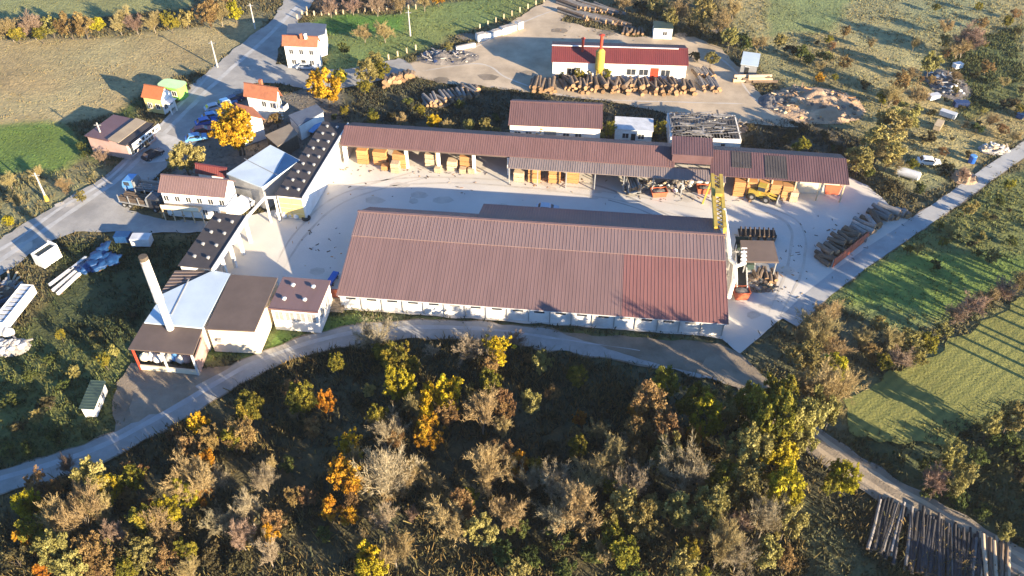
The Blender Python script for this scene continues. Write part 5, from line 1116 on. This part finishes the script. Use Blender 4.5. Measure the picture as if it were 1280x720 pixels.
def tree(px, py, rpx, kind, sy=None, fs=None):
    v = rnd.randrange(4); r_ = rpx * depth_at(px, py, 2) / F_PX
    zc = ZC.get(kind, 1.3)
    if 440 < px < 660 and 405 < py < 450: sy = .62
    if px > 1060 and 130 < py < 210: sy = .8
    if kind in ('golden', 'orange', 'yellow') and py > 405: r_ *= 1.2
    sz = sy or rnd.uniform(.9, 1.15)
    if kind not in ('dark', 'green') and py > 405: sz *= (1.0 if py < 465 else 1.7) if px > 790 else 1.45
    p = gp(px, py, zc * r_ * sz); cr, tr = proto(kind, v)
    e = bpy.data.objects.new(NAME[kind], None); COL.objects.link(e); e.empty_display_size = .3
    e.location = (p.x, p.y, -.1); e.rotation_euler.z = rnd.uniform(0, 6.28); e.scale = (r_ * 1.06, r_ * 1.06, r_ * sz)
    for nm, me_ in (('trunk', tr), ('crown', cr)):
        c = bpy.data.objects.new(nm, me_); COL.objects.link(c); c.parent = e
    TREES.append((e, px, py, rpx, kind)); return e
T = '''462 418 24 bare;500 452 22 yg;497 478 17 yellow;478 440 15 yg;540 437 9 bare;594 430 22 bare;625 437 17 golden;645 424 12 rose;612 480 17 yg;602 512 24 tanbare;632 500 14 brown;
541 502 15 golden;563 494 16 golden;520 508 17 tanbare;560 515 16 brown;538 541 16 orange;487 535 20 bare;481 592 32 bare;500 600 20 tanbare;440 557 14 golden;440 580 18 tanbare;437 596 18 orange;377 497 20 yg;366 488 12 brown;
310 510 19 yg;250 529 11 golden;264 546 14 brown;302 545 19 brown;290 548 14 yg;358 580 12 green;367 620 11 brown;30 629 13 yellow;44 632 10 yellow;82 580 11 rose;48 604 14 brown;72 606 10 brown;112 598 22 olive;165 600 17 yg;168 592 14 brown;138 612 14 yellow;
98 640 26 tanbare;70 650 22 tanbare;125 635 20 tanbare;40 660 16 yg;66 690 22 olive;110 690 20 brown;88 710 20 olive;180 650 18 yg;243 600 24 tanbare;262 598 16 bare;232 615 15 yellow;208 640 15 yellow;198 662 20 tanbare;180 690 20 olive;212 695 18 brown;235 712 16 tanbare;160 708 16 yg;20 700 20 dark;140 668 16 rose;
310 635 20 bare;330 600 16 bare;300 668 18 rose;335 690 20 bare;275 650 18 bare;260 690 18 dark;300 705 18 dark;355 655 14 dark;461 697 15 golden;462 715 16 yellow;492 690 20 tanbare;480 648 16 bare;404 668 13 green;
527 590 15 tanbare;542 614 17 tanbare;515 642 8 rose;562 648 24 tanbare;575 635 20 brown;610 588 25 tanbare;625 570 18 brown;588 625 14 yg;600 662 20 olive;632 640 20 tanbare;628 690 20 green;648 712 16 olive;645 660 16 green;
662 600 20 bare;690 598 24 bare;718 640 26 tanbare;737 600 22 tanbare;762 572 20 tanbare;700 640 22 bare;775 560 14 bare;785 610 24 bare;778 640 24 olive;765 668 18 yg;805 650 22 olive;702 672 20 green;740 690 20 green;665 695 18 green;705 712 18 green;780 690 18 yg;815 690 22 dark;850 710 20 olive;790 712 18 green;
816 512 27 brown;800 540 18 brown;832 540 20 brown;840 565 18 olive;882 525 18 yellow;832 482 19 yg;868 505 20 yg;905 510 20 olive;935 505 22 yg;862 588 26 bare;890 634 26 olive;850 640 22 olive;905 600 20 yg;932 568 28 olive;962 530 30 yg;1000 536 26 olive;975 500 22 yg;930 612 24 olive;958 645 24 bare;984 608 20 yellow;972 575 22 yellow;990 565 18 olive;900 682 22 tanbare;872 668 18 brown;925 690 20 bare;960 690 18 olive;985 650 20 olive;860 690 16 yg;920 655 18 rose;
1028 392 20 tanbare;1020 418 24 tanbare;1010 450 27 olive;1040 430 18 tanbare;1032 482 26 tanbare;1046 460 16 yellow;1022 515 22 olive;1012 482 22 tanbare;1042 510 16 tanbare;1000 420 12 tanbare;
1058 598 15 yellow;1040 605 12 yg;1045 592 10 yellow;1078 425 13 tanbare;1092 440 14 brown;1118 425 18 tanbare;1105 452 12 yg;1135 425 18 olive;1162 428 14 yg;1128 446 16 rose;1150 445 12 olive;1180 412 12 olive;1198 392 14 rose;1216 380 16 rose;1235 370 13 tanbare;1256 361 13 rose;1276 353 13 tanbare;1100 405 12 olive;
1165 585 18 green;1190 570 16 olive;1172 600 15 rose;1200 595 18 olive;1198 622 16 green;1160 615 12 green;1220 572 16 green;1250 545 18 green;1270 560 18 green;1268 520 16 olive;1230 640 12 green;1258 665 10 olive;1240 530 13 olive;1275 590 16 dark;
10 34 14 tanbare;38 30 14 rose;62 32 13 olive;84 30 14 brown;103 30 14 brown;120 30 11 yellow;148 30 10 tanbare;168 28 11 rose;190 26 12 tanbare;212 26 11 yg;232 22 10 olive;258 14 15 brown;274 16 13 tanbare;292 12 12 yellow;280 4 10 brown;155 20 12 tanbare;20 42 10 yg;50 42 9 yg;
440 6 11 rose;470 4 12 rose;500 4 11 tanbare;412 8 10 rose;548 -2 8 orange;530 0 10 tanbare;
408 107 23 golden;424 95 11 yg;458 90 15 olive;478 88 12 yg;468 76 12 olive;455 108 10 yg;466 147 9 yg;541 150 11 golden;524 137 9 yg;560 158 8 tanbare;586 155 9 olive;608 156 9 olive;575 130 8 green;430 138 7 yg;418 146 5 green;500 150 8 tanbare;480 38 12 tanbare;455 42 10 tanbare;430 60 9 green;560 58 7 olive;
292 160 27 golden;300 170 20 golden;345 147 9 brown;335 152 7 rose;231 196 21 olive;100 183 8 green;128 194 9 rose;108 192 6 green;
672 163 10 golden;762 161 10 yg;748 168 8 olive;825 160 9 yg;1003 183 12 yg;757 92 8 yg;724 92 7 yg;735 92 6 olive;702 92 7 green;868 70 9 dark;890 72 9 olive;
1100 180 28 olive;1116 155 24 olive;1136 145 20 olive;1076 198 22 olive;1112 195 20 tanbare;1126 102 12 brown;1115 118 13 tanbare;1165 78 14 olive;1210 48 20 rose;1200 58 14 tanbare;1025 96 7 orange;1002 66 11 green;988 62 10 dark;1012 74 8 green;850 12 14 tanbare;838 22 12 olive;880 14 16 olive;902 28 16 tanbare;868 34 13 dark;912 46 13 olive;930 52 12 green;895 48 12 dark;948 52 10 tanbare;975 50 10 olive;918 10 12 tanbare;800 8 12 dark;822 6 13 olive;780 0 10 tanbare;
1150 118 12 tanbare;1140 92 8 tanbare;1240 150 10 tanbare;1262 130 12 dark;1222 160 9 green;1205 218 9 rose;1142 205 8 yg;1150 235 9 green;1115 232 12 dark;1180 212 12 dark;1270 170 10 tanbare;1085 215 10 green;1160 170 12 dark;
1225 295 9 olive;1190 285 10 olive;1150 310 8 olive;1240 320 10 olive;1265 300 9 green;1210 260 9 olive;1250 250 9 green;1262 230 8 yg;1170 330 8 green;
62 448 8 green;35 470 11 green;15 500 12 green;60 505 13 dark;92 465 8 olive;130 450 8 yg;142 438 7 olive;70 545 12 green;35 560 12 green;25 530 11 dark;10 560 10 green;75 418 6 yg;120 418 8 dark;165 392 6 dark;80 480 9 green;45 520 9 olive;108 545 6 green;
20 250 10 tanbare;10 225 9 tanbare;80 232 9 tanbare;45 215 8 tanbare;10 275 8 yellow;100 245 7 olive'''
for row in T.replace('\n', '').split(';'):
    if not row.strip(): continue
    a = row.split(); tree(float(a[0]), float(a[1]), float(a[2]), a[3])
# understorey filling the wood between the trees
def near(px, py, d): return any(abs(px - t[1]) < d and abs(py - t[2]) < d * .8 for t in TREES)
FOREST_PX = [(0, 690), (150, 580), (240, 530), (310, 480), (420, 440), (520, 432), (700, 448), (860, 478), (960, 520), (1000, 590), (1000, 720), (0, 720)]
cnt = 0; tries = 0
while cnt < 84 and tries < 5000:
    tries += 1; x = rnd.uniform(0, 1000); y = rnd.uniform(430, 722)
    if inside(FOREST_PX, np.array([x]), np.array([y]))[0] and not near(x, y, 14):
        tree(x, y, rnd.uniform(8, 15), rnd.choice(['dark', 'brown', 'yg', 'tanbare', 'olive', 'brown', 'orange'])); cnt += 1
for poly, n, rr_, kinds in (([(940, 60), (1040, 40), (1100, 5), (1280, 5), (1280, 160), (1200, 215), (1120, 130), (1030, 95)], 44, (4, 9), ['olive', 'tanbare', 'yg', 'tanbare', 'dark', 'brown']), ([(1110, 320), (1275, 215), (1275, 315), (1140, 330)], 16, (4, 7), ['olive', 'green', 'yg', 'dark']), ([(440, 125), (630, 125), (630, 165), (450, 150)], 12, (4, 7), ['dark', 'green', 'tanbare', 'olive']), ([(900, 150), (1060, 165), (1085, 225), (1050, 190), (900, 172)], 10, (5, 9), ['dark', 'dark', 'green'])):
    cnt = tries = 0
    while cnt < n and tries < 2000:
        tries += 1; x = rnd.uniform(0, 1280); y = rnd.uniform(0, 600)
        if inside(poly, np.array([x]), np.array([y]))[0] and not near(x, y, 9): tree(x, y, rnd.uniform(*rr_), rnd.choice(kinds)); cnt += 1
# tall row beyond the right edge of the picture that throws the long streaked shadows
def tall(x, y, h, w, lift, kind, v, label, group):
    cr, tr = proto(kind, v); e = bpy.data.objects.new('tall_tree', None); COL.objects.link(e); e.location = (x, y, -.1); e.rotation_euler.z = x
    tag(e, label, 'tree', group); c = bpy.data.objects.new('crown', cr); COL.objects.link(c); c.parent = e; s_ = (h - lift) / 2.0; c.scale = (w, w, s_); c.location.z = lift - .3 * s_
    q = MB(); q.cyl((0, 0, -.1), (0, 0, lift + s_ * .6), .38, .2, M['trunk'], 8); q.build('trunk', e)
for i in range(11):
    p_ = 112 + i * 2.6 + rnd.uniform(-.8, .8); a_ = -17 + rnd.uniform(-6, 6); h_ = 19 + rnd.uniform(-3, 2)
    tall(-.73 * a_ + .68 * p_, .68 * a_ + .73 * p_, h_, 3.0, h_ * .5, ('olive', 'yg')[i % 2], i % 4, 'tall slim tree in the row beyond the fields at the right', 'tall trees beyond the right edge')
for i, (x, y, h) in enumerate([(122, 92, 11), (132, 103, 12), (99, 60, 8), (104, 66, 8)]):
    tall(x, y, h, 2.6, h * .35, ('olive', 'tanbare')[i % 2], i % 4, 'broad tree beyond the fields at the right', 'broad trees beyond the right edge')
for i, (x, y, h) in enumerate([(79, 51, 8), (75, 49, 8), (83, 55, 9), (46, 43, 4.5), (50, 43.5, 5), (54, 43, 5), (57.5, 44, 5.5), (61, 43, 5.5), (64, 44, 5.5), (67, 43, 5.5), (70, 44, 5.5), (73, 44, 5.5), (76.5, 45, 6), (80, 46, 6)]):
    tall(x, y, h, h * .42, h * .2, ('green', 'olive')[i % 2], i % 4, 'low broad tree just outside the lower right corner', 'trees beyond the lower right corner')
LANDM = [(40, 35, 'in the hedge at the top left corner'), (130, 30, 'in the top left hedge above the tan field'), (215, 25, 'in the top left hedge'), (272, 12, 'in the hedge beside the top of the road'), (470, 5, 'in the brown hedge at the top'), (460, 90, 'beside the log rounds above the shed'), (408, 104, 'above the long kiln roof'), (560, 150, 'behind the timber shed roof'), (465, 45, 'in the green field below the top hedge'),
  (295, 162, 'beside the tiled house'), (231, 196, 'behind the two-storey block'), (110, 190, 'at the roadside shop'), (340, 150, 'below the tiled house'), (715, 162, 'at the red-brown store'), (735, 92, 'at the factory front'), (825, 160, 'beside the ruined barn'), (1003, 183, 'behind the shed wing'), (880, 25, 'in the wood above the factory'), (935, 50, 'above the blue-roofed shed'), (800, 5, 'behind the white hut'), (1005, 72, 'above the bark heap'), (1100, 170, 'right of the bark heap'), (1140, 100, 'left of the junk heap'), (1205, 52, 'in the upper right scrub'), (1250, 145, 'at the right edge above the path'), (1130, 225, 'around the steel tank'), (1220, 285, 'in the field right of the path'),
  (1025, 420, 'at the corner of the concrete yard'), (1030, 490, 'left of the mown field'), (1120, 430, 'in the hedge above the mown field'), (1225, 378, 'in the hedge at the right edge'), (1180, 590, 'on the bank below the mown field'), (1255, 545, 'on the bank at the right edge'), (1240, 650, 'above the log stack at the right'), (1052, 598, 'on the edge of the dirt track'),
  (470, 430, 'on the road below the hall left end'), (490, 470, 'in the wood below the hall left end'), (610, 430, 'on the road below the hall middle'), (610, 495, 'in the wood below the hall middle'), (545, 505, 'among the orange trees below the hall'), (485, 570, 'in the wood bottom centre left'), (440, 580, 'beside the pale tall tree'), (370, 500, 'in the wood below the glazed workshop'), (300, 525, 'below the gravel road bend'), (250, 540, 'beside the small golden tree below the road'), (370, 600, 'in the dark clearing'), (45, 620, 'below the road at the left edge'), (115, 600, 'below the road at lower left'), (160, 600, 'in the lower left wood near the road'), (90, 650, 'in the lower left wood'), (75, 700, 'in the bottom left corner'), (190, 655, 'in the lower left wood beside the gap'), (200, 700, 'at the bottom edge left'), (250, 605, 'right of the lower left gap'), (310, 640, 'in the grey thicket'), (300, 700, 'at the bottom below the thicket'), (475, 700, 'at the bottom edge centre left'), (545, 620, 'in the thicket bottom centre'), (610, 590, 'in the thicket below the dark hollow'), (615, 660, 'in the bottom centre thicket'), (700, 610, 'in the pale thicket right of centre'), (700, 690, 'at the bottom edge right of centre'), (770, 590, 'in the thicket below the russet tree'), (785, 650, 'in the thicket right of centre'), (815, 525, 'beside the dark hollow'), (850, 490, 'on the muddy apron edge'), (800, 700, 'at the bottom right of centre'), (870, 580, 'around the pale forked tree'), (880, 640, 'in the thicket at lower right'), (945, 550, 'in the yellow-green wood below the yard'), (960, 600, 'in the wood beside the clearing'), (940, 670, 'at the bottom beside the clearing'), (900, 515, 'on the wood edge below the apron'), (740, 480, 'in the dark hollow below the hall'), (680, 530, 'in the dark hollow left side'),
  (60, 460, 'in the scrub below the white trailer'), (120, 435, 'in the scrub left of the canopy'), (40, 545, 'in the scrub above the road'), (110, 545, 'beside the green-roofed shed'), (30, 240, 'in the scrub left of the main road'), (155, 415, 'in shade left of the boiler house')]
groups = {}
for e, px, py, rp, k in TREES:
    lm = min(LANDM, key=lambda l: (l[0] - px) ** 2 + 1.6 * (l[1] - py) ** 2)[2]
    groups.setdefault((k, lm), []).append((px, e, rp))
ORD = ['leftmost', 'second from left', 'third from left', 'fourth from left', 'fifth from left', 'sixth from left', 'seventh from left', 'eighth from left', 'ninth from left', 'tenth from left']
for (k, lm), L_ in groups.items():
    L_.sort(key=lambda a: a[0])
    for i, (px, e, rp) in enumerate(L_):
        txt = KIND_TXT[k] + ' ' + lm
        if len(L_) > 1: txt += ', ' + (ORD[i] if i < len(L_) - 1 else 'rightmost')
        tag(e, txt, 'shrub' if k == 'dark' else 'bush' if k == 'green' else 'tree', {'dark': 'dark shrubs', 'green': 'green bushes'}.get(k, KIND_TXT[k].replace('tree', 'trees')))

# ------------------------------------------------------------------ rough growth that nobody could count
HARD = [wp(p) for p in ([(262, 292), (262, 276), (318, 268), (345, 262), (372, 262), (424, 172), (640, 182), (1062, 222), (1085, 232), (1112, 256), (1140, 272), (1085, 318), (1030, 350), (1000, 380), (925, 442), (903, 424), (880, 420), (420, 386), (405, 392), (340, 350), (270, 345)],
 [(495, 82), (560, 70), (600, 52), (660, 14), (690, -4), (735, -4), (700, 26), (790, 46), (868, 46), (900, 60), (925, 85), (945, 112), (985, 150), (900, 150), (835, 142), (760, 126), (690, 118), (640, 112), (560, 104), (515, 96)],
 [(-60, 342), (0, 300), (60, 262), (130, 222), (195, 160), (252, 96), (300, 56), (342, 24), (364, -14), (402, -14), (380, 18), (352, 52), (345, 80), (392, 88), (455, 84), (500, 72), (520, 88), (455, 106), (392, 114), (352, 104), (318, 104), (290, 135), (262, 165), (212, 205), (175, 240), (163, 262), (192, 274), (264, 277), (264, 291), (150, 291), (95, 290), (62, 302), (20, 330), (-60, 384)],
 [(148, 478), (165, 452), (250, 462), (300, 455), (318, 455), (262, 498), (200, 528), (150, 548)], [(700, 416), (800, 422), (900, 428), (925, 442), (960, 475), (985, 520), (930, 490), (880, 468), (800, 450)],
 [(160, 436), (241, 443), (262, 430), (325, 437), (412, 390), (408, 350), (266, 337), (200, 366)], [(689, 78), (861, 83), (861, 48), (689, 48)])]
ROADS = [(smooth_line(wp([(-60, 618), (0, 602), (60, 585), (140, 556), (230, 507), (300, 466), (350, 444), (420, 423), (500, 413), (600, 414), (700, 427), (800, 441), (870, 455), (930, 474), (985, 520), (1040, 567), (1110, 612), (1200, 662), (1310, 724)])), 2.1), (smooth_line(wp([(985, 402), (1030, 362), (1075, 328), (1140, 284), (1190, 250), (1240, 214), (1310, 166)])), 1.5)]
def scatter(name, label, n, sel, hmul, wid, m_, lean=.5, blades=3):
    x = nrg.uniform(-150, 150, n); y = nrg.uniform(42, 226, n)
    fw = y * math.cos(PITCH) + CAM_H * math.sin(PITCH); ok = np.abs(x / fw * F_PX) < 690
    z = zone_at(x, y); dens = np.array([q[4] for q in ZONES])[z] / 3.0
    cl = fbm(x, y, 6, 44); ok &= nrg.random(n) < dens * np.clip((cl - .28) * 3.2, .12, 1.3)
    names = np.array([q[0] for q in ZONES])[z]; ok &= np.isin(names, sel) if sel else True
    for p in HARD: ok &= ~inside(p, x, y)
    for L_, w_ in ROADS:
        for p in L_: ok &= (x - p.x) ** 2 + (y - p.y) ** 2 > w_ ** 2
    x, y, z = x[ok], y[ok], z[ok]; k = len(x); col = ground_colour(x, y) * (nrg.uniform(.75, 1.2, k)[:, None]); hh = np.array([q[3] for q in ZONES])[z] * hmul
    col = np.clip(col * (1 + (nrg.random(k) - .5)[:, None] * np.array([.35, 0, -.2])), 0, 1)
    Vs = []; Cs = []
    for b in range(blades):
        a = nrg.uniform(0, 6.28, k); cx = x + nrg.normal(0, .22, k); cy = y + nrg.normal(0, .22, k); w_ = wid * nrg.uniform(.6, 1.4, k); h_ = hh * nrg.uniform(.5, 1.5, k); lx = nrg.normal(0, lean, k) * h_; ly = nrg.normal(0, lean, k) * h_
        P = np.stack([np.stack([cx - np.cos(a) * w_, cy - np.sin(a) * w_, np.full(k, -.25)], 1), np.stack([cx + np.cos(a) * w_, cy + np.sin(a) * w_, np.full(k, -.25)], 1), np.stack([cx + lx + np.cos(a) * w_ * .4, cy + ly + np.sin(a) * w_ * .4, h_], 1), np.stack([cx + lx - np.cos(a) * w_ * .4, cy + ly - np.sin(a) * w_ * .4, h_ * .9], 1)], 1)
        Vs.append(P.reshape(-1, 3)); c4 = np.ones((k * 4, 4)); c4[:, :3] = np.repeat(col, 4, 0); Cs.append(c4)
    V_ = np.concatenate(Vs); C_ = np.concatenate(Cs).astype(np.float32); nf = len(V_) // 4
    me = bpy.data.meshes.new(name); me.vertices.add(len(V_)); me.vertices.foreach_set('co', V_.ravel().astype(np.float32)); me.loops.add(nf * 4); me.loops.foreach_set('vertex_index', np.arange(nf * 4, dtype=np.int32)); me.polygons.add(nf); me.polygons.foreach_set('loop_start', np.arange(0, nf * 4, 4, dtype=np.int32)); me.update(calc_edges=True)
    at = me.attributes.new('tone', 'FLOAT_COLOR', 'POINT'); at.data.foreach_set('color', C_.ravel()); me.materials.append(m_)
    o = bpy.data.objects.new(name, me); COL.objects.link(o); tag(o, label, 'grass', None, 'stuff'); print(name, nf); return o
mgr = mat('growth_blades', (.8, .8, .77), (.55, .56, .58), .9, 2, attr='tone')
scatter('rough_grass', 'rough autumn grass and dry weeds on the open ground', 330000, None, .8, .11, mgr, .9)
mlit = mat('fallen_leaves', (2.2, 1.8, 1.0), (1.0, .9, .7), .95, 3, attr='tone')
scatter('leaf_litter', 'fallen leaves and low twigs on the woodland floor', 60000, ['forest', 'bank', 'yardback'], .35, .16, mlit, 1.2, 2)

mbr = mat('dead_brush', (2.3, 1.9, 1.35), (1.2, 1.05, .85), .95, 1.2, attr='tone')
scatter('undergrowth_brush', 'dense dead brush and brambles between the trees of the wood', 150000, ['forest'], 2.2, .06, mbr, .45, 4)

# thin haze volume added around camera and valley to lift the shadows slightly
hm = bpy.data.materials.new('added_haze'); hm.use_nodes = True; hn = hm.node_tree; hn.nodes.clear()
hv = hn.nodes.new('ShaderNodeVolumePrincipled'); hv.inputs['Density'].default_value = .0001; hv.inputs['Color'].default_value = (.92, .93, .96, 1); hv.inputs['Anisotropy'].default_value = .3
ho = hn.nodes.new('ShaderNodeOutputMaterial'); hn.links.new(hv.outputs[0], ho.inputs['Volume'])
q = MB(); q.box(-905, 905, -405, 1505, -3.5, 96, hm); h_ = q.build('haze'); h_['kind'] = 'stuff'; h_['label'] = 'thin pale haze added to lift the shadows over the valley'; h_['category'] = 'haze'
